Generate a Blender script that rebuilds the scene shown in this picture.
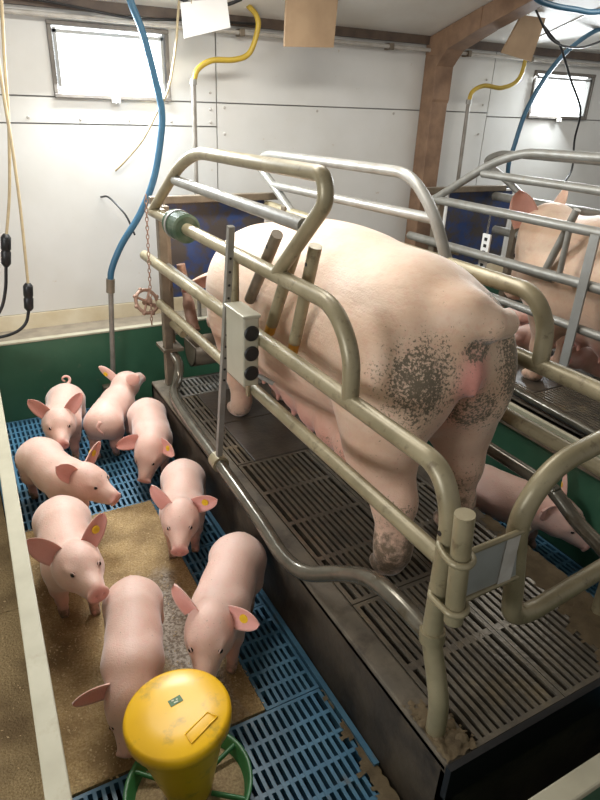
import bpy, bmesh, math, random
import numpy as np
from mathutils import Vector, Matrix

for o in list(bpy.data.objects): bpy.data.objects.remove(o, do_unlink=True)
S = bpy.context.scene
C = S.collection
rnd = random.Random(7)
PI = math.pi

# ------------------------------------------------------------------ camera
cd = bpy.data.cameras.new('camera'); cam = bpy.data.objects.new('camera', cd); C.objects.link(cam); S.camera = cam
cd.sensor_fit = 'HORIZONTAL'; cd.sensor_width = 36.0; cd.lens = 36.0*620/600; cd.clip_start = 0.02
right = Vector((0.877, -0.478, 0.040)); down = Vector((-0.178, -0.403, -0.898)); fwd = right.cross(down)
fwd = Vector((0.446, 0.780, -0.439)).normalized()
right = (right - fwd*right.dot(fwd)).normalized(); up = right.cross(fwd)
cam.matrix_world = Matrix(((right.x, up.x, -fwd.x, 0), (right.y, up.y, -fwd.y, 0), (right.z, up.z, -fwd.z, 1.6), (0, 0, 0, 1)))

# ------------------------------------------------------------------ light
w = bpy.data.worlds.new('world'); S.world = w; w.use_nodes = True
bgn = w.node_tree.nodes['Background']; bgn.inputs[0].default_value = (1.0, 0.975, 0.94, 1); bgn.inputs[1].default_value = 0.34
def area(name, loc, target, sx, sy, power, col=(1, 1, 1)):
    l = bpy.data.lights.new(name, 'AREA'); l.shape = 'RECTANGLE'; l.size = sx; l.size_y = sy; l.energy = power; l.color = col
    o = bpy.data.objects.new(name, l); C.objects.link(o); o.location = loc
    o.rotation_euler = (Vector(target)-Vector(loc)).to_track_quat('-Z', 'Y').to_euler()
    return o
area('window_daylight', (0.82, 3.38, 1.70), (0.9, 1.6, 0.5), 0.5, 0.27, 34, (0.90, 0.96, 1.0))
area('window_daylight', (3.95, 3.38, 1.68), (3.0, 1.6, 0.5), 0.5, 0.27, 26, (0.90, 0.96, 1.0))
area('ceiling_lamp', (0.9, 2.3, 2.22), (0.9, 2.2, 0), 1.5, 0.25, 36, (1.0, 0.97, 0.91))
area('ceiling_lamp', (3.6, 2.3, 2.22), (3.6, 2.2, 0), 1.5, 0.25, 13, (1.0, 0.97, 0.90))
area('window_daylight', (-2.10, 0.7, 1.55), (1.0, 1.5, 0.7), 1.15, 0.75, 38, (0.97, 0.98, 1.0))
S.view_settings.view_transform = 'Standard'; S.view_settings.look = 'None'; S.view_settings.gamma = 1.0
S.view_settings.use_curve_mapping = False; S.view_settings.exposure = 0.12

# ------------------------------------------------------------------ materials
def newmat(name):
    m = bpy.data.materials.new(name); m.use_nodes = True
    return m, m.node_tree.nodes, m.node_tree.links, m.node_tree.nodes['Principled BSDF']
def noise(N, L, scale, detail=4, rough=0.55, vec=None, obj=True):
    t = N.new('ShaderNodeTexNoise'); t.inputs['Scale'].default_value = scale; t.inputs['Detail'].default_value = detail; t.inputs['Roughness'].default_value = rough
    if vec is None:
        g = N.new('ShaderNodeTexCoord'); vec = g.outputs['Object' if obj else 'Generated']
    L.new(vec, t.inputs['Vector']); return t.outputs['Fac']
def ramp(N, L, fac, p0, p1, c0=(0, 0, 0, 1), c1=(1, 1, 1, 1)):
    r = N.new('ShaderNodeValToRGB'); r.color_ramp.elements[0].position = p0; r.color_ramp.elements[1].position = p1
    r.color_ramp.elements[0].color = c0; r.color_ramp.elements[1].color = c1
    L.new(fac, r.inputs[0]); return r.outputs[0]
def mix(N, L, fac, a, b, mode='MIX'):
    m = N.new('ShaderNodeMix'); m.data_type = 'RGBA'; m.blend_type = mode
    for i, v in ((0, fac), (6, a), (7, b)):
        if hasattr(v, 'is_output'): L.new(v, m.inputs[i])
        elif i == 0: m.inputs[0].default_value = v
        else: m.inputs[i].default_value = (*v, 1) if len(v) == 3 else v
    return m.outputs[2]
def math2(N, L, op, a, b):
    m = N.new('ShaderNodeMath'); m.operation = op
    for i, v in enumerate((a, b)):
        if hasattr(v, 'is_output'): L.new(v, m.inputs[i])
        else: m.inputs[i].default_value = v
    return m.outputs[0]
def bump(N, L, b, h, strength=0.3, dist=0.01):
    n = N.new('ShaderNodeBump'); n.inputs['Strength'].default_value = strength; n.inputs['Distance'].default_value = dist
    L.new(h, n.inputs['Height']); L.new(n.outputs[0], b.inputs['Normal'])
def mat(name, c1, c2=None, scale=12, rough=0.5, metal=0.0, lo=0.35, hi=0.65, bmp=0.0, bscale=60, dirt=None, dlo=0.55, dhi=0.7, dscale=6, detail=5, spec=None, bdist=0.004):
    m, N, L, b = newmat(name)
    c2 = c2 or tuple(x*0.8 for x in c1)
    col = mix(N, L, ramp(N, L, noise(N, L, scale, detail), lo, hi), c1, c2)
    if dirt: col = mix(N, L, ramp(N, L, noise(N, L, dscale, 8, 0.65), dlo, dhi), col, dirt)
    L.new(col, b.inputs['Base Color'])
    b.inputs['Roughness'].default_value = rough; b.inputs['Metallic'].default_value = metal
    if spec is not None: b.inputs['Specular IOR Level'].default_value = spec
    if bmp: bump(N, L, b, noise(N, L, bscale, 4), bmp, bdist)
    return m
M = {}
M['wall'] = mat('white_wall_panel', (0.67, 0.665, 0.635), (0.61, 0.60, 0.56), 2.5, 0.28, dirt=(0.46, 0.37, 0.26), dlo=0.66, dhi=0.76, dscale=22)
M['wall_back'] = mat('grey_seam', (0.30, 0.29, 0.27), None, 10, 0.7)
M['ceiling'] = mat('ceiling_board', (0.72, 0.71, 0.67), (0.64, 0.62, 0.57), 3, 0.6)
M['darkrail'] = mat('dark_timber_rail', (0.12, 0.085, 0.06), (0.07, 0.05, 0.04), 14, 0.6)
M['conduit'] = mat('grey_conduit', (0.50, 0.48, 0.44), (0.40, 0.37, 0.33), 18, 0.45)
M['pipe'] = mat('dull_steel_pipe', (0.27, 0.25, 0.22), (0.20, 0.18, 0.15), 18, 0.45, 0.2)
M['wood'] = mat('brown_timber', (0.27, 0.165, 0.10), (0.17, 0.10, 0.06), 9, 0.65, bmp=0.3, bscale=40)
M['plywood'] = mat('plywood', (0.36, 0.25, 0.15), (0.29, 0.195, 0.115), 8, 0.65)
M['green'] = mat('green_plastic_panel', (0.030, 0.098, 0.055), (0.042, 0.118, 0.068), 5, 0.42, dirt=(0.15, 0.13, 0.09), dlo=0.66, dhi=0.80, dscale=22)
M['beige'] = mat('beige_profile', (0.45, 0.42, 0.31), (0.37, 0.34, 0.245), 7, 0.5, dirt=(0.27, 0.21, 0.13), dlo=0.60, dhi=0.78)
M['ledge'] = mat('dirty_ledge', (0.20, 0.165, 0.12), (0.28, 0.235, 0.17), 12, 0.8)
M['plinth'] = mat('stained_plinth', (0.60, 0.50, 0.33), (0.70, 0.62, 0.46), 6, 0.6)
M['steel'] = mat('dusty_painted_steel', (0.315, 0.268, 0.165), (0.225, 0.19, 0.11), 9, 0.38, 0.2, dirt=(0.14, 0.105, 0.06), dlo=0.56, dhi=0.72, dscale=30, bmp=0.06, bscale=120)
M['galv'] = mat('galvanised_steel', (0.31, 0.305, 0.28), (0.24, 0.23, 0.20), 14, 0.42, 0.3, dirt=(0.24, 0.20, 0.13), dlo=0.62, dhi=0.78, dscale=20)
M['oldsteel'] = mat('stained_old_steel', (0.23, 0.19, 0.14), (0.15, 0.12, 0.085), 12, 0.5, 0.4, bmp=0.15, bscale=80)
M['wetsteel'] = mat('wet_dark_pipe', (0.11, 0.10, 0.078), (0.17, 0.155, 0.12), 12, 0.22, 0.5, dirt=(0.09, 0.07, 0.04), dlo=0.55, dhi=0.7, dscale=16)
M['plate'] = mat('grey_hinge_plate', (0.40, 0.41, 0.40), (0.33, 0.33, 0.31), 10, 0.4, 0.4)
M['iron'] = mat('wet_cast_iron', (0.125, 0.108, 0.085), (0.18, 0.152, 0.112), 20, 0.22, 0.25, dirt=(0.24, 0.19, 0.115), dlo=0.56, dhi=0.72, dscale=9, bmp=0.25, bscale=90)
M['rubber'] = mat('wet_rubber_plate', (0.055, 0.045, 0.036), (0.09, 0.072, 0.052), 14, 0.38, bmp=0.35, bscale=70)
M['concrete'] = mat('dirty_concrete', (0.10, 0.083, 0.06), (0.155, 0.125, 0.085), 7, 0.75, dirt=(0.055, 0.043, 0.03), dlo=0.5, dhi=0.68, dscale=10, bmp=0.4, bscale=50)
M['sidewall'] = mat('manure_coated_wall', (0.050, 0.038, 0.027), (0.085, 0.064, 0.042), 9, 0.6, dirt=(0.025, 0.019, 0.014), dlo=0.48, dhi=0.66, dscale=6, bmp=0.4, bscale=50)
M['pit'] = mat('dark_slurry_pit', (0.010, 0.008, 0.007), None, 5, 0.8)
M['dung'] = mat('dung_crust', (0.16, 0.115, 0.06), (0.10, 0.07, 0.035), 18, 0.85, bmp=0.8, bscale=60)
M['blue'] = mat('blue_plastic_grid', (0.060, 0.165, 0.265), (0.080, 0.20, 0.30), 10, 0.33, dirt=(0.15, 0.115, 0.07), dlo=0.60, dhi=0.72, dscale=7)
M['board_blue'] = mat('blue_trough_board', (0.018, 0.045, 0.155), (0.03, 0.06, 0.17), 8, 0.4, dirt=(0.06, 0.052, 0.048), dlo=0.40, dhi=0.56, dscale=13)
M['hose_blue'] = mat('blue_rubber_hose', (0.022, 0.082, 0.14), (0.03, 0.10, 0.165), 20, 0.4)
M['hose_yellow'] = mat('yellow_rubber_hose', (0.46, 0.315, 0.03), (0.38, 0.26, 0.03), 20, 0.45)
M['black'] = mat('black_plastic', (0.012, 0.012, 0.013), None, 20, 0.4)
M['cord'] = mat('pale_cord', (0.50, 0.40, 0.24), (0.42, 0.33, 0.2), 30, 0.7)
M['paper'] = mat('white_paper', (0.80, 0.80, 0.78), (0.76, 0.76, 0.74), 6, 0.6)
M['rust'] = mat('rusty_iron', (0.27, 0.155, 0.105), (0.36, 0.23, 0.17), 30, 0.6, 0.3)
M['box'] = mat('grey_enamel', (0.47, 0.45, 0.36), (0.41, 0.39, 0.30), 6, 0.4, 0.2)
M['brass'] = mat('orange_brass', (0.62, 0.34, 0.05), (0.5, 0.25, 0.04), 20, 0.4, 0.5)
M['roller'] = mat('green_ridged_plastic', (0.030, 0.075, 0.038), (0.11, 0.14, 0.09), 25, 0.5)
M['yellow'] = mat('yellow_plastic', (0.86, 0.50, 0.006), (0.80, 0.45, 0.006), 7, 0.33, dirt=(0.42, 0.26, 0.03), dlo=0.55, dhi=0.72, dscale=16)
M['tray'] = mat('green_plastic_tray', (0.03, 0.15, 0.045), (0.04, 0.18, 0.06), 8, 0.35)
M['pellet'] = mat('feed_pellets', (0.48, 0.36, 0.20), (0.30, 0.21, 0.11), 160, 0.8, bmp=1.0, bscale=160)
M['tag'] = mat('yellow_ear_tag', (0.85, 0.52, 0.02), (0.80, 0.48, 0.02), 40, 0.4)
M['eye'] = mat('dark_eye', (0.012, 0.009, 0.008), None, 20, 0.12)
M['lash'] = mat('pale_lid', (0.60, 0.40, 0.34), None, 60, 0.5)
M['label'] = mat('green_label', (0.05, 0.15, 0.04), None, 60, 0.5)
M['labelprint'] = mat('pale_label_print', (0.70, 0.70, 0.50), None, 60, 0.5)
M['frame'] = mat('dark_window_frame', (0.13, 0.115, 0.10), (0.19, 0.17, 0.145), 15, 0.5)

def sawdust_mat(name, wear, k=1.0):
    m, N, L, b = newmat(name)
    col = mix(N, L, ramp(N, L, noise(N, L, 170, 3), 0.35, 0.65), tuple(c*k for c in (0.33, 0.215, 0.09)), tuple(c*k for c in (0.54, 0.395, 0.20)))
    col = mix(N, L, ramp(N, L, noise(N, L, 5, 5), 0.42, 0.66), col, tuple(c*k for c in (0.22, 0.14, 0.06)))
    if wear:   # a worn strip of grey speckled mat where the piglets have scraped the sawdust off
        g = N.new('ShaderNodeTexCoord'); mp = N.new('ShaderNodeMapping'); L.new(g.outputs['Object'], mp.inputs[0])
        mp.inputs['Location'].default_value = (-0.42, -1.45, 0); mp.vector_type = 'POINT'
        sep = N.new('ShaderNodeSeparateXYZ'); L.new(mp.outputs[0], sep.inputs[0])
        ax = math2(N, L, 'MULTIPLY', math2(N, L, 'ABSOLUTE', sep.outputs[0], 0), 1/0.085)
        ay = math2(N, L, 'MULTIPLY', math2(N, L, 'ABSOLUTE', sep.outputs[1], 0), 1/0.36)
        d = math2(N, L, 'MAXIMUM', ax, ay)
        d = math2(N, L, 'ADD', d, math2(N, L, 'MULTIPLY', noise(N, L, 14, 5), 0.9))
        mask = ramp(N, L, d, 1.15, 1.5, (1, 1, 1, 1), (0, 0, 0, 1))
        r = N.new('ShaderNodeMapRange'); r.inputs[1].default_value = 1.05; r.inputs[2].default_value = 1.45; r.inputs[3].default_value = 1; r.inputs[4].default_value = 0
        L.new(d, r.inputs[0])
        speck = mix(N, L, ramp(N, L, noise(N, L, 120, 3), 0.42, 0.58), (0.46, 0.40, 0.33), (0.20, 0.155, 0.115))
        col = mix(N, L, r.outputs[0], col, speck)
    L.new(col, b.inputs['Base Color']); b.inputs['Roughness'].default_value = 0.9
    bump(N, L, b, noise(N, L, 150, 3), 0.8, 0.006)
    return m
M['sawdust'] = sawdust_mat('sawdust_on_mat', True)
M['litter_shaded'] = sawdust_mat('shaded_sawdust_litter', False, 0.6)  # same sawdust, its colour darkened for the shade beside the left board
M['flake'] = mat('wood_flake', (0.60, 0.45, 0.26), (0.38, 0.26, 0.13), 25, 0.85)

def skin(name, base, pale, pink, hair=220):
    m, N, L, b = newmat(name)
    at = N.new('ShaderNodeAttribute'); at.attribute_name = 'tint'
    dt = N.new('ShaderNodeAttribute'); dt.attribute_name = 'dirt'
    sp = N.new('ShaderNodeAttribute'); sp.attribute_name = 'splat_shade'
    col = mix(N, L, ramp(N, L, noise(N, L, 7, 4), 0.35, 0.65), base, pale)
    col = mix(N, L, math2(N, L, 'MULTIPLY', ramp(N, L, noise(N, L, 55, 3), 0.5, 0.75), 0.22), col, pink)
    col = mix(N, L, at.outputs['Fac'], col, pink)
    nz = math2(N, L, 'ADD', math2(N, L, 'MULTIPLY', noise(N, L, 130, 5, 0.65), 0.75), math2(N, L, 'MULTIPLY', noise(N, L, 20, 4, 0.6), 0.25))
    f = math2(N, L, 'ADD', math2(N, L, 'MULTIPLY', sp.outputs['Fac'], 0.225), nz)
    col = mix(N, L, ramp(N, L, f, 0.645, 0.72), col, (0.150, 0.115, 0.072))
    f2 = math2(N, L, 'ADD', dt.outputs['Fac'], math2(N, L, 'MULTIPLY', math2(N, L, 'SUBTRACT', noise(N, L, 30, 7, 0.7), 0.5), 1.9))
    col = mix(N, L, ramp(N, L, f2, 0.35, 0.75), col, (0.17, 0.115, 0.07))
    L.new(col, b.inputs['Base Color'])
    b.inputs['Roughness'].default_value = 0.56; b.inputs['Sheen Weight'].default_value = 0.4; b.inputs['Sheen Roughness'].default_value = 0.4
    b.inputs['Subsurface Weight'].default_value = 0.12; b.inputs['Subsurface Radius'].default_value = (0.02, 0.008, 0.005); b.inputs['Subsurface Scale'].default_value = 0.5
    h = math2(N, L, 'ADD', noise(N, L, hair, 3), math2(N, L, 'MULTIPLY', noise(N, L, 24, 3), 1.2))
    if hair < 200:      # the sow's skin creases across the legs and flanks
        g = N.new('ShaderNodeTexCoord'); mp = N.new('ShaderNodeMapping'); L.new(g.outputs['Object'], mp.inputs[0]); mp.inputs['Scale'].default_value = (5, 5, 34)
        h = math2(N, L, 'ADD', h, math2(N, L, 'MULTIPLY', noise(N, L, 1.6, 3, 0.5, mp.outputs[0]), 2.0))
    bump(N, L, b, h, 0.24, 0.005)
    return m
M['piglet'] = skin('piglet_skin', (0.68, 0.43, 0.345), (0.76, 0.545, 0.46), (0.70, 0.25, 0.215))
M['sow'] = skin('sow_skin', (0.62, 0.415, 0.28), (0.70, 0.515, 0.375), (0.58, 0.21, 0.18), 150)

# ------------------------------------------------------------------ mesh helpers
class MB:
    def __init__(s): s.v = []; s.f = []; s.sm = []
    def add(s, vs, fs, smooth=False):
        n = len(s.v); s.v += [tuple(v) for v in vs]; s.f += [tuple(i+n for i in f) for f in fs]; s.sm += [smooth]*len(fs); return s
    def box(s, a, b, rot=None, c=None):
        x0, y0, z0 = a; x1, y1, z1 = b
        vs = [Vector(p) for p in ((x0, y0, z0), (x1, y0, z0), (x1, y1, z0), (x0, y1, z0), (x0, y0, z1), (x1, y0, z1), (x1, y1, z1), (x0, y1, z1))]
        if rot is not None:
            c = Vector(c) if c is not None else (vs[0]+vs[6])/2
            vs = [rot @ (v-c)+c for v in vs]
        return s.add(vs, [(0, 3, 2, 1), (4, 5, 6, 7), (0, 1, 5, 4), (1, 2, 6, 5), (2, 3, 7, 6), (3, 0, 4, 7)])
    def tube(s, pts, r, n=14, r1=None, closed=False):
        pts = [Vector(p) for p in pts]; k = len(pts); rs = r if isinstance(r, (list, tuple)) else [r]*k
        tan = []
        for i in range(k):
            a = pts[i-1] if (i > 0 or closed) else pts[i]; b = pts[(i+1) % k] if (i < k-1 or closed) else pts[i]
            tan.append((b-a).normalized())
        ref = Vector((0, 0, 1)) if abs(tan[0].z) < 0.9 else Vector((1, 0, 0))
        nrm = (ref - tan[0]*ref.dot(tan[0])).normalized(); vs = []; fs = []
        for i in range(k):
            nrm = (nrm - tan[i]*nrm.dot(tan[i])).normalized(); bn = tan[i].cross(nrm)
            for j in range(n):
                a = 2*PI*j/n; vs.append(pts[i] + (nrm*math.cos(a)+bn*math.sin(a))*rs[i])
        for i in range(k if closed else k-1):
            i2 = (i+1) % k
            for j in range(n): fs.append((i*n+j, i*n+(j+1) % n, i2*n+(j+1) % n, i2*n+j))
        s.add(vs, fs, True)
        if not closed:
            s.add(vs[:n], [tuple(range(n-1, -1, -1))]); s.add(vs[-n:], [tuple(range(n))])
        return s
    def lathe(s, prof, c, axis=(0, 0, 1), n=32, smooth=True):
        c = Vector(c); q = Vector((0, 0, 1)).rotation_difference(Vector(axis).normalized()); vs = []; fs = []
        for r, z in prof:
            for j in range(n):
                a = 2*PI*j/n; vs.append(c + q @ Vector((r*math.cos(a), r*math.sin(a), z)))
        k = len(prof)
        for i in range(k-1):
            for j in range(n): fs.append((i*n+j, i*n+(j+1) % n, (i+1)*n+(j+1) % n, (i+1)*n+j))
        s.add(vs, fs, smooth)
        s.add(vs[:n], [tuple(range(n-1, -1, -1))]); s.add(vs[-n:], [tuple(range(n))]); return s
    def ball(s, c, r, n=12, sc=(1, 1, 1)):
        prof = [(max(1e-4, math.sin(PI*i/n)), -math.cos(PI*i/n)) for i in range(n+1)]
        t = MB().lathe(prof, (0, 0, 0), n=n+4); c = Vector(c)
        return s.add([(c.x+v[0]*r*sc[0], c.y+v[1]*r*sc[1], c.z+v[2]*r*sc[2]) for v in t.v], t.f, True)
    def mesh(s, name):
        me = bpy.data.meshes.new(name); me.from_pydata(s.v, [], s.f); me.polygons.foreach_set('use_smooth', s.sm); me.update(); return me
    def build(s, name, m, parent=None, bevel=0.0):
        o = bpy.data.objects.new(name, s.mesh(name)); C.objects.link(o); o.data.materials.append(M[m] if isinstance(m, str) else m)
        if parent is not None: o.parent = parent
        if bevel:
            b = o.modifiers.new('bevel', 'BEVEL'); b.width = bevel; b.segments = 2; b.limit_method = 'ANGLE'
        return o
def tag(o, label, cat, group=None, kind=None):
    if label: o['label'] = label
    if cat: o['category'] = cat
    if group: o['group'] = group
    if kind: o['kind'] = kind
    return o
def thing(name, label, cat, loc=(0, 0, 0), group=None):
    o = bpy.data.objects.new(name, None); C.objects.link(o); o.location = loc; o.empty_display_size = 0.05
    return tag(o, label, cat, group)
def struct(o, label=None): o['kind'] = 'structure'; return tag(o, label, None)
def child(o, root):           # parent keeping world coordinates (roots are only translated)
    o.parent = root; o.matrix_parent_inverse = Matrix.Translation(-root.location); return o
def bend(pts, r=0.06, n=6):
    """fillet the corners of a polyline"""
    pts = [Vector(p) for p in pts]; out = [pts[0]]
    for i in range(1, len(pts)-1):
        a, b, c = pts[i-1], pts[i], pts[i+1]; u = (a-b); v = (c-b)
        rr = r[i-1] if isinstance(r, (list, tuple)) else r
        d = min(rr, u.length*0.49, v.length*0.49); p0 = b+u.normalized()*d; p1 = b+v.normalized()*d
        for k in range(n+1):
            t = k/n; out.append(p0*(1-t)**2 + b*2*t*(1-t) + p1*t*t)
    out.append(pts[-1]); return out
def spline(pts, n=8):
    P = [Vector(p) for p in pts]; P = [P[0]*2-P[1]]+P+[P[-1]*2-P[-2]]; out = []
    for i in range(1, len(P)-2):
        for k in range(n):
            t = k/n; a, b, c, d = P[i-1:i+3]
            out.append(0.5*((2*b)+(c-a)*t+(2*a-5*b+4*c-d)*t*t+(3*b-a-3*c+d)*t**3))
    out.append(P[-2]); return out

# ================================================================== SETTING
XL, XR, YW, YN = -2.2, 6.2, 3.45, -1.6
CZ, CM = 1.95, 0.30                                # eaves height, roof pitch
WIN = [(0.565, 1.105, 1.565, 1.855), (3.72, 4.30, 1.545, 1.815)]   # x0 x1 z0 z1 of the two windows
# back wall: core with openings, panels on it
core = MB()
xs = [XL, WIN[0][0], WIN[0][1], WIN[1][0], WIN[1][1], XR]
for i in range(5):
    x0, x1 = xs[i], xs[i+1]
    if i in (1, 3):
        wz = WIN[0 if i == 1 else 1]
        core.box((x0, YW+0.012, -0.3), (x1, YW+0.09, wz[2])); core.box((x0, YW+0.012, wz[3]), (x1, YW+0.09, CZ+0.05))
    else: core.box((x0, YW+0.012, -0.3), (x1, YW+0.09, CZ+0.05))
wall = struct(core.build('wall_back', 'wall_back'))
def wall_panel(x0, x1, z0, z1, hole=None):
    g = 0.0035; x0 += g; x1 -= g; z0 += g; z1 -= g; b = MB(); y0, y1 = YW, YW+0.0115
    if hole:
        h0, h1, k0, k1 = hole
        if z0 < k0-1e-3: b.box((max(x0, h0), y0, z0), (min(x1, h1), y1, k0))
        b.box((h0, y0, k1), (h1, y1, z1)); b.box((x0, y0, z0), (h0, y1, z1)); b.box((h1, y0, z0), (x1, y1, z1))
    else: b.box((x0, y0, z0), (x1, y1, z1))
    return b.build('wall_panel', 'wall', wall)
SEAM = 1.553
for x0, x1 in ((XL, -0.55), (-0.55, 1.375), (1.375, 2.80), (2.80, 3.33), (3.33, 4.75), (4.75, XR)):
    hole = WIN[0] if x0 == -0.55 else WIN[1] if x0 == 3.33 else None
    if x0 == 3.33:
        wall_panel(x0, x1, 0.505, 1.53); wall_panel(x0, x1, 1.53, CZ, hole); continue
    wall_panel(x0, x1, SEAM, CZ, hole)
    if x0 == -0.55: wall_panel(x0, x1, 1.435, SEAM); wall_panel(x0, x1, 0.505, 1.435)
    else: wall_panel(x0, x1, 0.505, SEAM)
bm_ = MB().lathe([(0.0075, 0), (0.0075, 0.003), (0.005, 0.006)], (0, 0, 0), (0, -1, 0), 10, False).mesh('bolt')
for x, z in [(0.15, 1.46), (0.42, 1.46), (0.66, 1.458), (0.90, 1.458), (1.12, 1.457), (1.34, 1.456), (1.34, 1.52), (1.34, 1.60), (1.34, 1.75), (1.34, 1.88), (1.42, 1.53), (1.42, 1.40), (2.0, 1.53), (2.55, 1.53), (3.28, 1.60), (3.28, 1.75), (3.28, 1.42), (0.25, 1.58)]:
    o = bpy.data.objects.new('bolt', bm_); C.objects.link(o); o.location = (x, YW, z); o.parent = wall
    if not o.data.materials: o.data.materials.append(M['conduit'])
pl = MB().box((XL, YW-0.008, 0.40), (XR, YW+0.012, 0.505)).build('trim_1', 'plinth'); struct(pl)
# left gable wall with a window (out of frame, lights the pen from the left)
LW = (0.1, 1.3, 1.15, 1.95)
b = MB(); x0, x1 = XL-0.08, XL
b.box((x0, YN, -0.3), (x1, LW[0], 3.6)); b.box((x0, LW[1], -0.3), (x1, YW+0.09, 2.3)); b.box((x0, LW[0], -0.3), (x1, LW[1], LW[2])); b.box((x0, LW[0], LW[3]), (x1, LW[1], 2.6))
struct(b.build('wall_left', 'wall'))
# ceiling sloping up from the eaves
def cz(y): return CZ + CM*(YW-y)
cl = MB().add([(XL, YW+0.1, cz(YW+0.1)), (XR, YW+0.1, cz(YW+0.1)), (XR, YN, cz(YN)), (XL, YN, cz(YN)),
               (XL, YW+0.1, cz(YW+0.1)+0.06), (XR, YW+0.1, cz(YW+0.1)+0.06), (XR, YN, cz(YN)+0.06), (XL, YN, cz(YN)+0.06)],
              [(0, 1, 2, 3), (7, 6, 5, 4), (0, 4, 5, 1), (1, 5, 6, 2), (2, 6, 7, 3), (3, 7, 4, 0)])
ceil = struct(cl.build('ceiling', 'ceiling'))
for x in (-0.9, 0.45, 1.9, 3.5, 4.9):
    b = MB(); y0, y1 = YW-0.05, YN+0.05
    b.add([(x-0.012, y0, cz(y0)-0.006), (x+0.012, y0, cz(y0)-0.006), (x+0.012, y1, cz(y1)-0.006), (x-0.012, y1, cz(y1)-0.006),
           (x-0.012, y0, cz(y0)+0.002), (x+0.012, y0, cz(y0)+0.002), (x+0.012, y1, cz(y1)+0.002), (x-0.012, y1, cz(y1)+0.002)],
          [(0, 3, 2, 1), (4, 5, 6, 7), (0, 1, 5, 4), (1, 2, 6, 5), (2, 3, 7, 6), (3, 0, 4, 7)])
    b.build('ceiling_strip', 'conduit', ceil)
struct(MB().box((XL, YW-0.035, CZ-0.035), (XR, YW, CZ+0.012)).build('trim_2', 'darkrail'))
# windows
for n, (x0, x1, z0, z1) in enumerate(WIN):
    wn = bpy.data.objects.new('window_%d' % (n+1), None); C.objects.link(wn); wn.location = ((x0+x1)/2, YW, z0); struct(wn)
    t = 0.015
    for nm, a, b in (('frame_rail', (x0-t, YW-0.022, z0-t), (x1+t, YW+0.06, z0+0.004)), ('frame_rail', (x0-t, YW-0.022, z1-0.004), (x1+t, YW+0.06, z1+t)),
                     ('frame_stile', (x0-t, YW-0.020, z0+0.004), (x0+0.004, YW+0.06, z1-0.004)), ('frame_stile', (x1-0.004, YW-0.020, z0+0.004), (x1+t, YW+0.06, z1-0.004))):
        child(MB().box(a, b).build(nm, 'frame', None, 0.003), wn)
    m, N, L, b = newmat('lit_window_pane')
    b.inputs['Base Color'].default_value = (0.9, 0.95, 1, 1); b.inputs['Roughness'].default_value = 0.3
    b.inputs['Emission Color'].default_value = (0.93, 0.97, 1, 1); b.inputs['Emission Strength'].default_value = 3.2
    child(MB().box((x0, YW+0.035, z0), (x1, YW+0.043, z1)).build('pane', m), wn)
    # inner clear ventilation flap leaning on its latch
    for a, b in (((x0+0.012, YW-0.012, z0+0.012), (x0+0.024, YW+0.03, z1-0.012)), ((x1-0.024, YW-0.012, z0+0.012), (x1-0.012, YW+0.03, z1-0.012)), ((x0+0.012, YW-0.012, z1-0.034), (x1-0.012, YW+0.03, z1-0.020))):
        child(MB().box(a, b).build('sash_bar', 'plate'), wn)
    l = MB().box(((x0+x1)/2-0.02, YW-0.034, z0-0.03), ((x0+x1)/2+0.02, YW-0.02, z0-0.006)); l.tube([((x0+x1)/2, YW-0.03, z0-0.015), ((x0+x1)/2, YW-0.045, z0-0.03)], 0.006, 8)
    child(l.build('latch', 'conduit'), wn)
w3 = bpy.data.objects.new('window_3', None); C.objects.link(w3); w3.location = (XL, 0.7, LW[2]); struct(w3)
child(MB().box((XL-0.05, LW[0], LW[2]), (XL-0.042, LW[1], LW[3])).build('pane', m), w3)
for a, b in (((XL-0.06, LW[0]-0.03, LW[2]-0.03), (XL+0.015, LW[1]+0.03, LW[2])), ((XL-0.06, LW[0]-0.03, LW[3]), (XL+0.015, LW[1]+0.03, LW[3]+0.03)), ((XL-0.06, LW[0]-0.03, LW[2]), (XL+0.015, LW[0], LW[3])), ((XL-0.06, LW[1], LW[2]), (XL+0.015, LW[1]+0.03, LW[3]))):
    child(MB().box(a, b).build('frame_rail', 'frame', None, 0.003), w3)
# conduit along the eaves
cp = thing('conduit_pipe', 'long thin grey conduit running along the wall under the eaves', 'pipe', (0, YW-0.03, 1.89))
child(MB().tube([(XL, YW-0.045, 1.885), (XR, YW-0.045, 1.885)], 0.011, 10).build('pipe', 'conduit'), cp)
for x in (-0.4, 1.5, 2.45, 3.05, 3.6):
    child(MB().box((x-0.014, YW-0.064, 1.868), (x+0.014, YW, 1.902)).build('clip', 'oldsteel', None, 0.003), cp)
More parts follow.
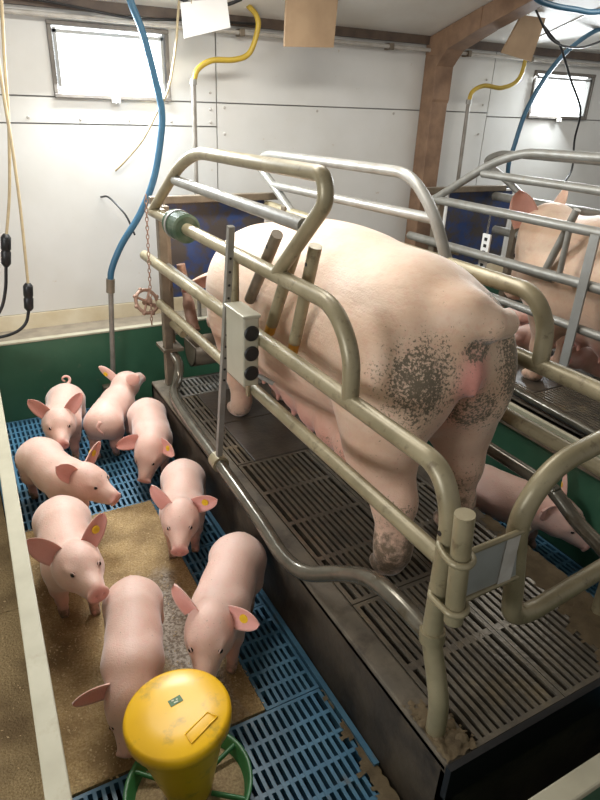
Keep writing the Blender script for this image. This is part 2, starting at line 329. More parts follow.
# timber post with knee and rafter
tp = thing('timber_post', 'brown wooden post with knee and rafter against the white wall', 'post', (2.83, 3.38, 0))
b = MB().box((2.745, 3.33, 0.0), (2.87, 3.445, 1.86)); child(b.build('post', 'wood', None, 0.004), tp)
b = MB(); ky = [(3.442, 1.86), (3.442, cz(3.442)-0.004), (3.0, cz(3.0)-0.004), (3.0, cz(3.0)-0.11), (3.25, cz(3.25)-0.125), (3.325, 1.80), (3.325, 1.62), (3.331, 1.60), (3.331, 1.86)]; kn = len(ky)
b.add([(2.742, y, z) for y, z in ky]+[(2.873, y, z) for y, z in ky], [tuple(range(kn)), tuple(range(2*kn-1, kn-1, -1))]+[(i, i+kn, (i+1) % kn+kn, (i+1) % kn) for i in range(kn)])
child(b.build('knee', 'wood'), tp)
b = MB(); y0, y1 = 3.02, YN
b.add([(2.747, y0, cz(y0)-0.11), (2.868, y0, cz(y0)-0.11), (2.868, y1, cz(y1)-0.11), (2.747, y1, cz(y1)-0.11), (2.747, y0, cz(y0)-0.004), (2.868, y0, cz(y0)-0.004), (2.868, y1, cz(y1)-0.004), (2.747, y1, cz(y1)-0.004)],
      [(0, 3, 2, 1), (4, 5, 6, 7), (0, 1, 5, 4), (1, 2, 6, 5), (2, 3, 7, 6), (3, 0, 4, 7)])
child(b.build('rafter', 'wood'), tp)

def crust(name, parent, x0, x1, y0, y1, z, inside, step=0.012, hh=0.006):
    """lumpy crust: height field cut to an irregular outline"""
    nx = int((x1-x0)/step); ny = int((y1-y0)/step); H = {}; b = MB(); vi = {}
    def hv(i, j):
        if (i, j) not in vi:
            x = x0+i*step; y = y0+j*step; d = inside(x, y)
            vi[(i, j)] = len(b.v); b.v.append((x+rnd.uniform(-.3, .3)*step, y+rnd.uniform(-.3, .3)*step, z-0.003+max(0, min(1, d/0.03))*(0.003+hh*rnd.random())))
        return vi[(i, j)]
    for i in range(nx):
        for j in range(ny):
            if inside(x0+(i+.5)*step, y0+(j+.5)*step) > 0.02*rnd.random(): b.f.append((hv(i, j), hv(i+1, j), hv(i+1, j+1), hv(i, j+1))); b.sm.append(True)
    return b.build(name, 'dung', parent)
# floor: slurry pit, aisle, grids, mats
pit = struct(MB().box((XL, YN, -0.36), (XR, YW+0.01, -0.30)).build('floor', 'pit'))
MB().box((XL, YN, -0.30), (XR, 0.30, 0.0)).build('aisle_slab', 'concrete', pit)
def grid_tile(x0, x1, y0, y1, nx, ny, bar, cross, edge, z=0.0, h=0.03, name='plastic_tile', m='blue', parent=pit):
    b = MB(); px = (x1-x0-2*edge)/nx; py = (y1-y0-2*edge)/ny
    b.box((x0, y0, z-h), (x0+edge, y1, z)); b.box((x1-edge, y0, z-h), (x1, y1, z)); b.box((x0+edge, y0, z-h), (x1-edge, y0+edge, z)); b.box((x0+edge, y1-edge, z-h), (x1-edge, y1, z))
    for i in range(1, nx): xc = x0+edge+i*px; b.box((xc-bar/2, y0+edge, z-h), (xc+bar/2, y1-edge, z))
    for j in range(1, ny): yc = y0+edge+j*py; b.box((x0+edge, yc-cross/2, z-h), (x1-edge, yc+cross/2, z-0.0015))
    return b.build(name, m, parent)
XF, XP = -0.010, 0.752          # pen floor from the left board to the sow platform
for j in range(2):
    for i in range(2):
        x0 = XF+i*(XP-XF-0.02)/2; x1 = x0+(XP-XF-0.02)/2-0.003; y0 = 2.235+j*0.5; grid_tile(x0, x1, y0, y0+0.497, 16, 8, 0.010, 0.012, 0.010)
for j in range(3):
    y0 = 1.085+j*0.383; grid_tile(0.555, XP-0.02, y0, y0+0.380, 8, 6, 0.010, 0.012, 0.010)
for i in range(2):
    x0 = XF+i*(XP-XF-0.02)/2; grid_tile(x0, x0+(XP-XF-0.02)/2-0.003, 0.39, 1.082, 16, 10, 0.010, 0.012, 0.010)
MB().box((XP-0.017, 0.80, -0.03), (XP-0.001, 3.22, 0.014)).build('edge_strip', 'blue', pit)
MB().box((XF, 1.088, -0.03), (0.552, 2.231, 0.004)).build('sawdust_mat', 'sawdust', pit)
crust('dung_crust', pit, 0.60, XP-0.001, 0.40, 1.12, 0.004, lambda x, y: 0.11*max(0, (1.12-y)/0.72)**0.8+0.02*math.sin(y*37)*math.sin(y*91)-(XP-x))
for i in range(2):                             # neighbouring pen beyond the left board
    MB().box((XL, 0.39+i*1.43, -0.03), (-0.014, 0.39+(i+1)*1.43-0.004, 0.0)).build('litter_mat', 'litter_shaded', pit)
# right hand creep strip of this pen
for j in range(5):
    y0 = 0.39+j*0.565; grid_tile(1.515, 1.925, y0, y0+0.562, 18, 9, 0.010, 0.012, 0.010)
# next unit's left strip
for j in range(5):
    y0 = 0.39+j*0.565; grid_tile(1.995, 2.34, y0, y0+0.562, 16, 9, 0.010, 0.012, 0.010)
for j in range(5):
    y0 = 0.39+j*0.565; grid_tile(3.115, 3.6, y0, y0+0.562, 20, 9, 0.010, 0.012, 0.010)
# sawdust flakes lying on the mat
b = MB()
for i in range(5200):
    if i < 3600: x, y, z = rnd.uniform(0.03, 0.56), rnd.uniform(1.08, 2.24), 0.0045
    else: x, y, z = rnd.uniform(-0.75, -0.05), rnd.uniform(0.5, 3.0), 0.0005
    if z > 0.003 and 0.35 < x < 0.48 and 1.15 < y < 1.8 and rnd.random() < 0.8: continue
    a = rnd.uniform(0, PI); l = rnd.uniform(0.0015, 0.005); wd = l*rnd.uniform(0.3, 0.8); ca, sa = math.cos(a), math.sin(a); t = rnd.uniform(0.0005, 0.003)
    b.add([(x+ca*l, y+sa*l, z+t), (x-sa*wd, y+ca*wd, z), (x-ca*l, y-sa*l, z+t*0.3), (x+sa*wd, y-ca*wd, z+t*0.6)], [(0, 1, 2, 3)])
sd = b.build('sawdust', 'flake'); tag(sd, 'loose sawdust flakes strewn over the pen mats', 'sawdust', None, 'stuff')

# sow platforms
PZ = 0.28
def platform(x0, x1, y0=0.585, y1=2.84):
    core = MB().box((x0, y0, -0.30), (x0+0.035, y1, PZ-0.012)); core.box((x1-0.035, y0, -0.30), (x1, y1, PZ-0.012)); core.box((x0, y1-0.03, -0.3), (x1, y1, PZ-0.012)); core.box((x0, y0, -0.3), (x1, y0+0.02, PZ-0.03))
    p = struct(core.build('floor_platform', 'sidewall'))
    MB().box((x0-0.004, y0-0.012, PZ-0.10), (x1+0.004, y0+0.004, PZ+0.004)).build('front_plate', 'black', p)
    # cast rims along both sides
    MB().box((x0, y0+0.004, PZ-0.03), (x0+0.075, y1, PZ)).build('side_rim', 'concrete', p, 0.006)
    MB().box((x1-0.055, y0+0.004, PZ-0.03), (x1, y1, PZ)).build('side_rim', 'concrete', p, 0.006)
    gx0, gx1 = x0+0.077, x1-0.057
    mid = (gx0+gx1)/2
    for a, c in ((gx0, mid-0.0015), (mid+0.0015, gx1)):
        grid_tile(a, c, 1.095, 1.925, 12, 4, 0.0125, 0.018, 0.013, PZ, 0.035, 'slat_grate', 'iron', p)
        grid_tile(a, c, 0.592, 1.090, 12, 2, 0.0125, 0.022, 0.013, PZ, 0.035, 'slat_grate', 'iron', p)
    # solid lying plate with a slotted margin at the left, short slats under the trough
    MB().box((gx0+0.075, 1.93, PZ-0.03), (gx1, 2.27, PZ+0.002)).build('lying_plate', 'rubber', p, 0.004)
    MB().box((gx0+0.075, 2.275, PZ-0.03), (gx1, 2.60, PZ+0.002)).build('lying_plate', 'rubber', p, 0.004)
    grid_tile(gx0, gx0+0.072, 1.93, 2.60, 3, 5, 0.013, 0.02, 0.010, PZ, 0.035, 'slat_grate', 'iron', p)
    grid_tile(gx0, gx1, 2.605, 2.80, 26, 2, 0.011, 0.014, 0.012, PZ, 0.035, 'slat_grate', 'galv', p)
    return p
p1 = platform(0.755, 1.505); platform(2.345, 3.105)
crust('dung_crust', p1, 1.24, 1.504, 0.592, 1.30, PZ+0.002, lambda x, y: 0.20*max(0, (1.30-y)/0.72)**0.7+0.025*math.sin(y*31)*math.sin(y*83)-(1.505-x))
crust('dung_crust', p1, 0.757, 0.90, 0.592, 0.80, PZ+0.002, lambda x, y: 0.09-math.hypot((x-0.775)*1.1, (y-0.62)*0.6)+0.01*math.sin(x*210)*math.sin(y*160), 0.008, 0.009)
b = MB()
for i in range(9): b.ball((0.80+rnd.uniform(-0.035, 0.05), 0.66+rnd.uniform(-0.05, 0.06), PZ+0.003), rnd.uniform(0.006, 0.014), 6, (1.3, 1.2, 0.6))
b.build('dung_lump', 'dung', p1)

# pen boards
def panel_board(name, label, a, b_, z, t=0.03, rails=True, m='green', zb=0.0):
    """upright board from a to b in plan, beige cap profile on top"""
    a = Vector((*a, 0)); b_ = Vector((*b_, 0)); d = (b_-a); L_ = d.length; ang = math.atan2(d.y, d.x)
    o = thing(name, label, 'panel', (a.x, a.y, zb)); o.rotation_euler = (0, 0, ang)
    MB().box((0, -t/2, 0), (L_, t/2, z-zb-0.012)).build('board', m, o)
    if rails:
        MB().box((0, -t/2-0.004, z-zb-0.012), (L_, t/2+0.004, z-zb)).build('cap', 'beige', o, 0.003)
    return o
panel_board('pen_panel', 'low green plastic panel at the back of the pen below the white wall', (0.03, 3.25), (2.0, 3.25), 0.435, 0.03)
panel_board('pen_panel', 'green panel at the back of the next pen behind the far crate', (2.02, 3.25), (4.2, 3.25), 0.435, 0.03)
panel_board('pen_panel', 'green panel behind the left neighbouring pen, beside the grey corner post', (XL+0.1, 3.25), (-0.02, 3.25), 0.435, 0.03)
MB().box((XL, 3.27, -0.30), (XR, YW-0.008, 0.425)).build('ledge', 'ledge', pit)
lb = panel_board('divider_board', 'pale beige-capped divider board at the left edge of the piglet pen', (-0.025, 0.33), (0.056, 3.163), 0.45, 0.036, True, 'beige')
cpst = thing('corner_post', 'grey upright post where the left divider board meets the back panel', 'post', (0.03, 3.2, 0)); child(MB().box((0.012, 3.17, 0), (0.062, 3.23, 0.47)).build('upright', 'conduit', None, 0.004), cpst); child(MB().box((0.006, 3.164, 0), (0.068, 3.234, 0.012)).build('foot_plate', 'oldsteel'), cpst)
dv = thing('divider_board', 'green divider board with two beige rails, right of the sow crate', 'panel', (1.96, 0.4, 0))
child(MB().box((1.930, 0.42, 0), (1.985, 3.22, 0.435)).build('board', 'green'), dv)
child(MB().box((1.924, 0.42, 0.432), (1.942, 3.22, 0.455)).build('rail', 'beige', None, 0.004), dv)
child(MB().box((1.973, 0.42, 0.432), (1.993, 3.22, 0.455)).build('rail', 'beige', None, 0.004), dv)
child(MB().box((1.918, 0.42, 0.385), (1.930, 3.22, 0.425)).build('brace', 'oldsteel'), dv)
fp = thing('pen_panel', 'green front panel with beige top cap at the bottom right corner', 'panel', (1.2, 0.36, 0))
child(MB().box((0.02, 0.345, 0), (3.6, 0.372, 0.485)).build('board', 'green'), fp)
child(MB().box((0.02, 0.338, 0.482), (3.6, 0.379, 0.50)).build('cap', 'beige', None, 0.004), fp)

# ================================================================== FARROWING CRATES
def crate(dx, root_label, near):
    """one crate: left side at X=.8+dx, right side at X=1.47+dx"""
    ct = thing('farrowing_crate', root_label, 'crate', (1.13+dx, 1.7, PZ))
    def add(name, mb, m, par=None, bev=0.0):
        o = mb.build(name, m, None, bev)
        o.location = (dx, 0, 0); o.parent = par or ct
        o.matrix_parent_inverse = Matrix.Translation(-(ct.location)) if par is None else Matrix.Translation((-dx, 0, 0))
        return o
    def T(p, r, n=14): return MB().tube(p, r, n)
    X = 0.80; R = 0.0245
    main = 'steel' if near else 'galv'
    # left side
    top = add('top_rail', T(bend([(X, 2.80, 1.118), (X, 1.25, 1.142), (X, 1.155, 1.05), (X, 1.148, 0.93)], 0.10, 8), 0.0225), main)
    add('side_rail', T(bend([(X, 2.97, 0.885), (X, 0.80, 0.928), (X, 0.748, 0.84), (X, 0.745, 0.50), (X-0.004, 0.705, 0.42), (X-0.012, 0.672, 0.36), (X-0.014, 0.668, PZ)], [0.13, 0.1, 0.05, 0.05, 0.04], 8), 0.0235), main)
    add('lower_rail', T([(X, 2.76, 0.705), (X, 0.76, 0.722)], 0.020), main)
    add('kick_rail', T(spline([(0.83, 2.80, 0.48), (0.868, 2.74, 0.40), (0.84, 2.68, 0.335), (0.785, 2.56, 0.318), (0.762, 2.3, 0.318), (0.750, 1.9, 0.318), (0.736, 1.5, 0.318), (0.726, 1.33, 0.318), (0.742, 1.22, 0.334), (0.79, 1.11, 0.40), (X, 0.99, 0.475), (X, 0.88, 0.50), (X, 0.735, 0.502)], 6), 0.024), 'wetsteel' if not near else 'wetsteel')
    add('weld_collar', T([(X, 0.745, 0.525), (X, 0.742, 0.495)], 0.030, 14), 'steel')
    add('upper_loop', T(bend([(X, 2.78, 1.125), (X, 2.40, 1.345), (X, 2.20, 1.412), (X, 1.33, 1.438), (X, 1.315, 1.375), (X, 1.56, 1.145), (X, 1.572, 1.134)], [0.09, 0.09, 0.10, 0.06, 0.005], 8), 0.0205), main if near else 'galv')
    add('loop_rail', T([(X, 2.45, 1.29), (X, 1.42, 1.303)], 0.019), 'galv')
    add('corner_post', MB().box((0.812, 2.755, PZ), (0.852, 2.795, 1.13)), 'oldsteel', None, 0.004)
    add('corner_post', MB().box((0.862, 2.835, PZ), (0.892, 2.865, 1.13)), 'oldsteel', None, 0.004)
    add('post_brace', MB().box((0.80, 2.74, 0.46), (0.90, 2.87, 0.475)), 'oldsteel')
    add('cross_beam', MB().box((0.85, 2.985, 1.115), (1.55, 3.022, 1.15)), 'oldsteel', None, 0.004)
    for z in (0.60, 0.86): add('stub_rail', T([(0.855, 2.83, z), (0.855, 2.60, z-0.002)], 0.017), 'steel')
    add('inner_rod', T([(0.848, 2.85, 0.877), (0.848, 1.93, 0.874)], 0.015), 'galv')
    add('upright', T([(X, 1.87, 1.13), (X, 1.87, 0.905)], 0.014), main)
    # right side
    XR_ = 1.47
    add('top_rail', T(bend([(XR_, 3.0, 1.085), (XR_, 1.22, 1.112), (XR_, 1.15, 1.04), (XR_, 1.14, 0.90)], 0.08, 8), 0.026), main)
    add('side_rail', T(bend([(XR_, 2.95, 0.885), (XR_, 0.82, 0.915), (XR_, 0.75, 0.83), (XR_, 0.745, PZ)], 0.11, 8), 0.026), main)
    add('lower_rail', T([(XR_, 2.76, 0.70), (XR_, 0.76, 0.705)], 0.023), main)
    add('kick_rail', T(spline([(XR_, 2.78, 0.50), (1.52, 2.6, 0.505), (1.535, 2.2, 0.508), (1.535, 1.6, 0.508), (1.535, 1.10, 0.512), (1.535, 1.02, 0.50), (1.53, 0.93, 0.462), (1.50, 0.80, 0.45), (XR_, 0.752, 0.45)], 6), 0.023), 'wetsteel')
    add('upper_loop', T(bend([(XR_, 2.72, 1.09), (XR_, 2.95, 1.20), (XR_, 3.14, 1.28), (XR_, 3.02, 1.335), (XR_, 1.85, 1.372), (XR_, 1.70, 1.26), (XR_, 1.60, 1.11)], [0.05, 0.06, 0.06, 0.14, 0.08], 8), 0.0205), 'galv')
    add('loop_rail', T([(XR_, 2.95, 1.194), (XR_, 1.70, 1.24)], 0.019), 'galv')
    add('corner_post', MB().box((1.44, 2.755, PZ), (1.48, 2.795, 1.12)), 'oldsteel', None, 0.004)
    if near:
        # swivelling fingers inside the left side
        for (a, b, m, tip) in (((0.862, 1.69, 1.226), (0.862, 1.888, 0.965), 'oldsteel', False), ((0.850, 1.545, 1.225), (0.850, 1.690, 0.942), 'steel', True), ((0.862, 1.460, 1.238), (0.862, 1.557, 0.925), 'steel', True)):
            a = Vector(a); b = Vector(b); d = (b-a).normalized()
            f = add('finger_bar', T([a, b], 0.019), m)
            o = MB().tube([a+d*0.055+Vector((-0.0192, 0, 0)), a+d*0.055+Vector((-0.0155, 0, 0))], 0.006, 10).build('pin_hole', 'black'); o.parent = f
            if tip:
                o = MB().tube([b-d*0.002, b+d*0.036], 0.0175).build('end_plug', 'brass'); o.parent = f
        # ridged roller sleeve on the top rail
        prof = []
        for i in range(12):
            z = i*0.012; prof += [(0.045, z), (0.045, z+0.003), (0.056, z+0.005), (0.056, z+0.010)]
        prof.append((0.046, 0.146))
        add('roller_sleeve', MB().lathe(prof, (X, 2.48, 1.123), (0, -1, 0.015), 22, False), 'roller')
        add('sleeve_band', MB().lathe([(0.0600, 0), (0.0600, 0.018)], (X, 2.44, 1.1235), (0, -1, 0.015), 22), 'galv')
        # perforated adjusting pole clamped on the kick rail
        A = Vector((0.752, 1.786, 1.238)); B = Vector((0.752, 1.925, 0.335)); d = (B-A).normalized(); side = Vector((1, 0, 0)); nn = d.cross(side)
        b = MB(); hw, hd = 0.010, 0.010
        vs = [p+side*sx*hw+nn*sy*hd for p in (A, B) for sx, sy in ((-1, -1), (1, -1), (1, 1), (-1, 1))]
        b.add(vs, [(0, 1, 2, 3), (7, 6, 5, 4), (0, 4, 5, 1), (1, 5, 6, 2), (2, 6, 7, 3), (3, 7, 4, 0)])
        pole = add('adjusting_pole', b, 'galv')
        for k in range(11):
            c = A+d*(0.10+k*0.045); q = c + nn*hd*(1 if nn.y < 0 else -1)
            o = MB().tube([q, q+nn*(0.0012 if nn.y < 0 else -0.0012)], 0.0045, 8).build('pole_hole', 'black'); o.parent = pole
        add('pole_clamp', T([(0.7525, 1.955, 0.319), (0.7515, 1.90, 0.319)], 0.033), 'steel')
        # rear gate on the left rear post
        hinge = add('hinge_pin', T([(0.779, 0.697, 0.885), (0.801, 0.693, 0.600)], 0.021), 'steel')
        for z, x in ((0.775, 0.786), (0.640, 0.797)):
            loopb = [(0.772, 0.742, z), (x-0.025, 0.705, z), (x-0.022, 0.680, z), (x, 0.668, z), (x+0.024, 0.682, z), (x+0.030, 0.712, z), (0.829, 0.745, z), (0.80, 0.770, z)]
            o = MB().tube(spline(loopb, 5), 0.0075, 8, closed=True).build('hinge_strap', 'steel'); o.parent = hinge
        gate = add('gate_loop', T(bend([(1.44, 0.735, 0.955), (1.17, 0.72, 0.935), (1.04, 0.72, 0.910), (0.968, 0.72, 0.80), (1.018, 0.72, 0.56), (1.028, 0.72, 0.485), (1.10, 0.72, 0.466), (1.44, 0.735, 0.495)], [0.07, 0.08, 0.10, 0.04, 0.05, 0.04], 8), 0.024), 'steel')
        o = MB().box((0.815, 0.702, 0.640), (0.99, 0.708, 0.775)).build('hinge_plate', 'plate'); o.parent = gate
        o = MB().box((0.925, 0.699, 0.642), (0.965, 0.7015, 0.773)).build('plate_patch', 'conduit'); o.parent = gate
        for z in (0.640, 0.775):
            o = MB().tube([(0.812, 0.700, z), (0.992, 0.704, z)], 0.007, 8).build('plate_rib', 'steel'); o.parent = gate
        for (p, q) in (((X-0.0243, 0.752, 0.80), (X-0.0215, 0.752, 0.80)),):
            add('bolt_hole', MB().tube([p, q], 0.006, 10), 'black')
    else:
        add('flat_bar', MB().box((0.764, 1.69, 0.50), (0.774, 1.735, 1.13)), 'plate')
        add('side_finger', T([(0.86, 1.9, 1.20), (0.86, 2.0, 0.9)], 0.018), 'galv')
    return ct
crate(0.0, 'near tubular steel farrowing crate with rear gate around the big dirty sow', True)
crate(1.6, 'far tubular steel farrowing crate around the second sow at the right', False)

# control box hung on the crate side
cb = thing('control_box', 'grey metal box with three round black holes, hung on the near crate', 'box', (0.77, 1.73, 0.77))
bx = child(MB().box((0.722, 1.625, 0.770), (0.7755, 1.765, 0.997)).build('case', 'box', None, 0.006), cb)
child(MB().box((0.718, 1.62, 0.995), (0.779, 1.77, 1.005)).build('lid', 'box', None, 0.003), cb)
for k in range(3):
    z = 0.947-k*0.066
    child(MB().lathe([(0.0245, 0), (0.0245, 0.004), (0.020, 0.006)], (0.749, 1.6255, z), (0, -1, 0), 20).build('black_port', 'black'), cb)
child(MB().box((0.768, 1.69, 0.70), (0.7755, 1.71, 0.775)).build('bracket', 'steel'), cb)
child(MB().tube([(0.772, 1.622, 0.805), (0.812, 1.595, 0.780)], 0.008, 10).build('side_lever', 'galv'), cb)

# trough boards, drinkers, chain and wheel at the head of the crates
def head_board(dx, label, lab2):
    hb = thing('trough_board', label, 'board', (1.2+dx, 2.96, 0.65))
    child(MB().box((0.93+dx, 3.036, 0.64), (1.47+dx, 3.050, 1.11)).build('board', 'board_blue', None, 0.003), hb)
    for a, b in (((0.92+dx, 3.030, 0.63), (0.932+dx, 3.056, 1.122)), ((1.468+dx, 3.030, 0.63), (1.48+dx, 3.056, 1.122)), ((0.932+dx, 3.030, 1.108), (1.468+dx, 3.056, 1.122))):
        child(MB().box(a, b).build('edge_strip', 'paper', None, 0.002), hb)
    dx = min(dx, 1.56)
    tr = thing('feed_trough', lab2, 'trough', (1.2+dx, 2.9, PZ+0.03))
    b = MB(); n = 10
    for i in range(n+1):
        a = -PI*i/n
        for x in (0.97, 1.38): b.v.append((x+dx, 2.86+0.09*math.cos(a), 0.45+0.13*math.sin(a)))
    b.f = [(2*i, 2*i+1, 2*i+3, 2*i+2) for i in range(n)]; b.sm = [True]*n
    b.add([(0.97+dx, 2.86+0.09*math.cos(-PI*i/n), 0.45+0.13*math.sin(-PI*i/n)) for i in range(n+1)], [tuple(range(n+1))])
    b.add([(1.38+dx, 2.86+0.09*math.cos(-PI*i/n), 0.45+0.13*math.sin(-PI*i/n)) for i in range(n+1)], [tuple(range(n+1))])
    o = b.build('bowl', 'oldsteel'); s = o.modifiers.new('solid', 'SOLIDIFY'); s.thickness = 0.006; child(o, tr)
    child(MB().box((1.18+dx, 2.83, PZ), (1.22+dx, 2.89, 0.325)).build('stand', 'oldsteel'), tr)
head_board(0.0, 'dirty blue board with pale edges at the head of the near crate', 'dark feed trough below the blue board of the near crate')
head_board(1.79, 'dirty blue board at the head of the far crate beside the second sow', 'dark feed trough below the blue board of the far crate')
dk = thing('drinker_bracket', 'stained brown drinker bracket beside the near sow\'s head', 'bracket', (0.96, 2.82, 0.5))
child(MB().tube(spline([(0.935, 2.84, 0.86), (0.955, 2.82, 0.70), (0.962, 2.79, 0.60), (0.966, 2.75, 0.55)], 5), [0.022]*6+[0.03]*6+[0.026]*4, 10).build('nozzle', 'rust'), dk)
child(MB().box((0.885, 2.81, 0.52), (0.955, 2.83, 0.54)).build('arm', 'galv'), dk); child(MB().box((0.885, 2.81, 0.80), (0.955, 2.83, 0.815)).build('arm', 'galv'), dk)
ch = thing('hanging_chain', 'rusty link chain hanging on the corner post of the near crate', 'chain', (0.79, 2.86, 0.62))
k = 0; z = 1.185
while z > 0.60:
    x = 0.768-(1.185-z)*0.02; b = MB(); pts = []
    for i in range(10):
        a = 2*PI*i/10; u = 0.006*math.cos(a); v = 0.012*math.sin(a)
        pts.append((x+(u if k % 2 else 0), 2.765+(0 if k % 2 else u), z+v))
    child(b.tube(pts, 0.0022, 6, closed=True).build('link', 'rust'), ch); z -= 0.019; k += 1
hw = thing('valve_wheel', 'rusty spoked hand wheel beside the chain on the crate corner', 'wheel', (0.755, 2.835, 0.70))
WR = Matrix.Rotation(0.5, 3, 'Y') @ Matrix.Rotation(1.0, 3, 'X')
def wp(a, r, h=0): v = WR @ Vector((r*math.cos(a), r*math.sin(a), h)); return (0.757+v.x, 2.828+v.y, 0.70+v.z)
child(MB().tube([wp(2*PI*i/20, 0.056) for i in range(20)], 0.0085, 8, closed=True).build('rim', 'rust'), hw)
for i in range(4): child(MB().tube([wp(PI*i/2, 0.008), wp(PI*i/2, 0.054)], 0.006, 8).build('spoke', 'rust'), hw)
child(MB().tube([wp(0, 0, -0.02), wp(0, 0, 0.03)], 0.015, 10).build('hub', 'rust'), hw)
child(MB().tube([(0.757, 2.84, 0.69), (0.815, 2.84, 0.66)], 0.009, 8).build('spindle', 'rust'), hw)
for i in range(8): child(MB().ball(wp(2*PI*i/8, 0.062), 0.010, 6).build('knob', 'rust'), hw)
so = thing('hanging_shackle', 'white perforated strip hanging on the far crate by the blue board', 'strip', (2.47, 2.42, 0.75))
child(MB().box((2.475, 2.40, 0.80), (2.485, 2.455, 0.99)).build('strip', 'paper'), so)
for i in range(5): child(MB().box((2.472, 2.418, 0.82+i*0.034), (2.4755, 2.437, 0.836+i*0.034)).build('slot', 'black'), so)
b = MB()
for i in range(9): b.tube([(2.48+(0.005*math.cos(a) if i % 2 else 0), 2.43+(0 if i % 2 else 0.005*math.cos(a)), 1.0+i*0.015+0.009*math.sin(a)) for a in [2*PI*q/8 for q in range(8)]], 0.002, 5, closed=True)
child(b.build('chain', 'galv'), so)

# ================================================================== HOSES, PIPES, CABLES, BOARDS
def hose(name, label, cat, path, r, m, n=10, parent=None, sp=True):
    o = MB().tube(spline(path, 8) if sp else path, r, n).build(name, m)
    if parent is not None: return child(o, parent)
    return tag(o, label, cat)
def feedline(dx_pts, pipe, label):
    t = thing('water_line', label, 'pipe', pipe[1])
    hose('hose', None, None, dx_pts, 0.0135, 'hose_yellow', 12, t)
    hose('steel_pipe', None, None, pipe, 0.0125, 'pipe', 10, t, False)
    hose('hose_clip', None, None, [tuple(Vector(pipe[0])+Vector((0, 0, 0.012))), tuple(Vector(pipe[0])-Vector((0, 0, 0.014)))], 0.0175, 'galv', 10, t, False)
feedline([(1.49, 3.3, 1.995), (1.537, 3.3, 1.955), (1.544, 3.3, 1.896), (1.5, 3.3, 1.791), (1.417, 3.3, 1.755), (1.293, 3.3, 1.744), (1.218, 3.3, 1.70), (1.195, 3.3, 1.64)], [(1.195, 3.3, 1.646), (1.186, 3.3, 0.30)], 'yellow hose on a steel pipe above the near crate')
feedline([(3.40, 3.3, 1.995), (3.43, 3.3, 2.00), (3.446, 3.3, 1.957), (3.42, 3.3, 1.769), (3.285, 3.3, 1.705), (3.128, 3.3, 1.71), (3.035, 3.3, 1.673), (3.014, 3.3, 1.61)], [(3.014, 3.3, 1.615), (3.03, 3.3, 0.30)], 'yellow hose on a steel pipe above the far crate')
t = thing('drinker_line', 'blue hose ending in an upright steel drinker pipe in the piglet pen', 'hose', (0.622, 3.15, 0.05))
hose('hose', None, None, [(0.855, 3.15, 2.03), (0.866, 3.15, 1.94), (0.906, 3.15, 1.839), (0.945, 3.15, 1.684), (0.978, 3.15, 1.519), (0.965, 3.15, 1.388), (0.919, 3.15, 1.206), (0.838, 3.15, 1.043), (0.737, 3.15, 0.902), (0.677, 3.15, 0.781), (0.665, 3.15, 0.70)], 0.0165, 'hose_blue', 12, t)
hose('steel_pipe', None, None, [(0.665, 3.15, 0.705), (0.632, 3.18, 0.10)], 0.0135, 'pipe', 10, t, False)
hose('coupling', None, None, [(0.667, 3.149, 0.735), (0.661, 3.152, 0.665)], 0.022, 'oldsteel', 10, t, False)
hose('drinker_nipple', None, None, [(0.632, 3.185, 0.12), (0.635, 3.10, 0.085)], 0.012, 'galv', 10, t, False)
child(MB().box((0.585, 3.19, 0.105), (0.68, 3.235, 0.125)).build('wall_bracket', 'oldsteel'), t)
hose('water_hose', 'thick blue hose curving down past the right window', 'hose', [(4.1, 3.06, 2.10), (3.831, 3.08, 2.065), (3.635, 3.1, 1.962), (3.493, 3.1, 1.844), (3.385, 3.1, 1.70), (3.311, 3.1, 1.556), (3.271, 3.1, 1.38), (3.249, 3.1, 1.26), (3.26, 3.08, 1.12), (3.28, 3.04, 0.95)], 0.0145, 'hose_blue')
hose('water_hose', 'blue hose looping under the ceiling at the top right corner', 'hose', [(2.66, 2.6, 2.16), (2.704, 2.6, 2.085), (2.812, 2.6, 2.061), (2.997, 2.6, 2.056), (3.187, 2.6, 2.063), (3.6, 2.6, 2.16)], 0.0145, 'hose_blue')
hose('power_cable', 'black cable hanging in front of the right window', 'cable', [(3.20, 3.03, 2.05), (3.26, 3.03, 2.03), (3.365, 3.03, 1.971), (3.438, 3.03, 1.933), (3.582, 3.03, 1.765), (3.733, 3.03, 1.596), (3.80, 3.08, 1.414), (3.80, 3.05, 1.24), (3.72, 3.02, 1.15)], 0.007, 'black')
hose('power_cable', 'black cable sagging under the ceiling left of the right window', 'cable', [(3.0, 2.9, 2.112), (3.05, 2.9, 2.07), (3.204, 2.9, 1.951), (3.406, 2.9, 1.924), (3.611, 2.9, 1.969), (3.9, 2.9, 2.10)], 0.006, 'black')
hose('power_cable', 'thin dark cable sagging along the eaves above the left window', 'cable', [(0.30, 3.39, 1.945), (0.528, 3.39, 1.936), (0.697, 3.39, 1.922), (0.886, 3.39, 1.903), (1.019, 3.39, 1.903), (1.18, 3.39, 1.914), (1.6, 3.39, 1.93)], 0.006, 'black')
hose('power_cable', 'dark cable drooping behind the hanging white card', 'cable', [(1.05, 3.22, 2.012), (1.10, 3.22, 1.985), (1.22, 3.22, 1.962), (1.34, 3.22, 1.978), (1.42, 3.22, 2.008)], 0.008, 'black')
def plugline(label, cord, plug, tail):
    t = thing('plug_cord', label, 'cable', plug[1])
    hose('cord', None, None, cord, 0.0065, 'cord', 8, t)
    p0, p1 = Vector(plug[0]), Vector(plug[1]); d = p1-p0
    child(MB().tube([p0, p0+d*0.08, p0+d*0.12, p0+d*0.45, p0+d*0.5, p0+d*0.55, p0+d*0.9, p1], [0.012, 0.02, 0.022, 0.022, 0.018, 0.022, 0.021, 0.010], 12).build('plug', 'black'), t)
    hose('cable_tail', None, None, tail, 0.0075, 'black', 8, t)
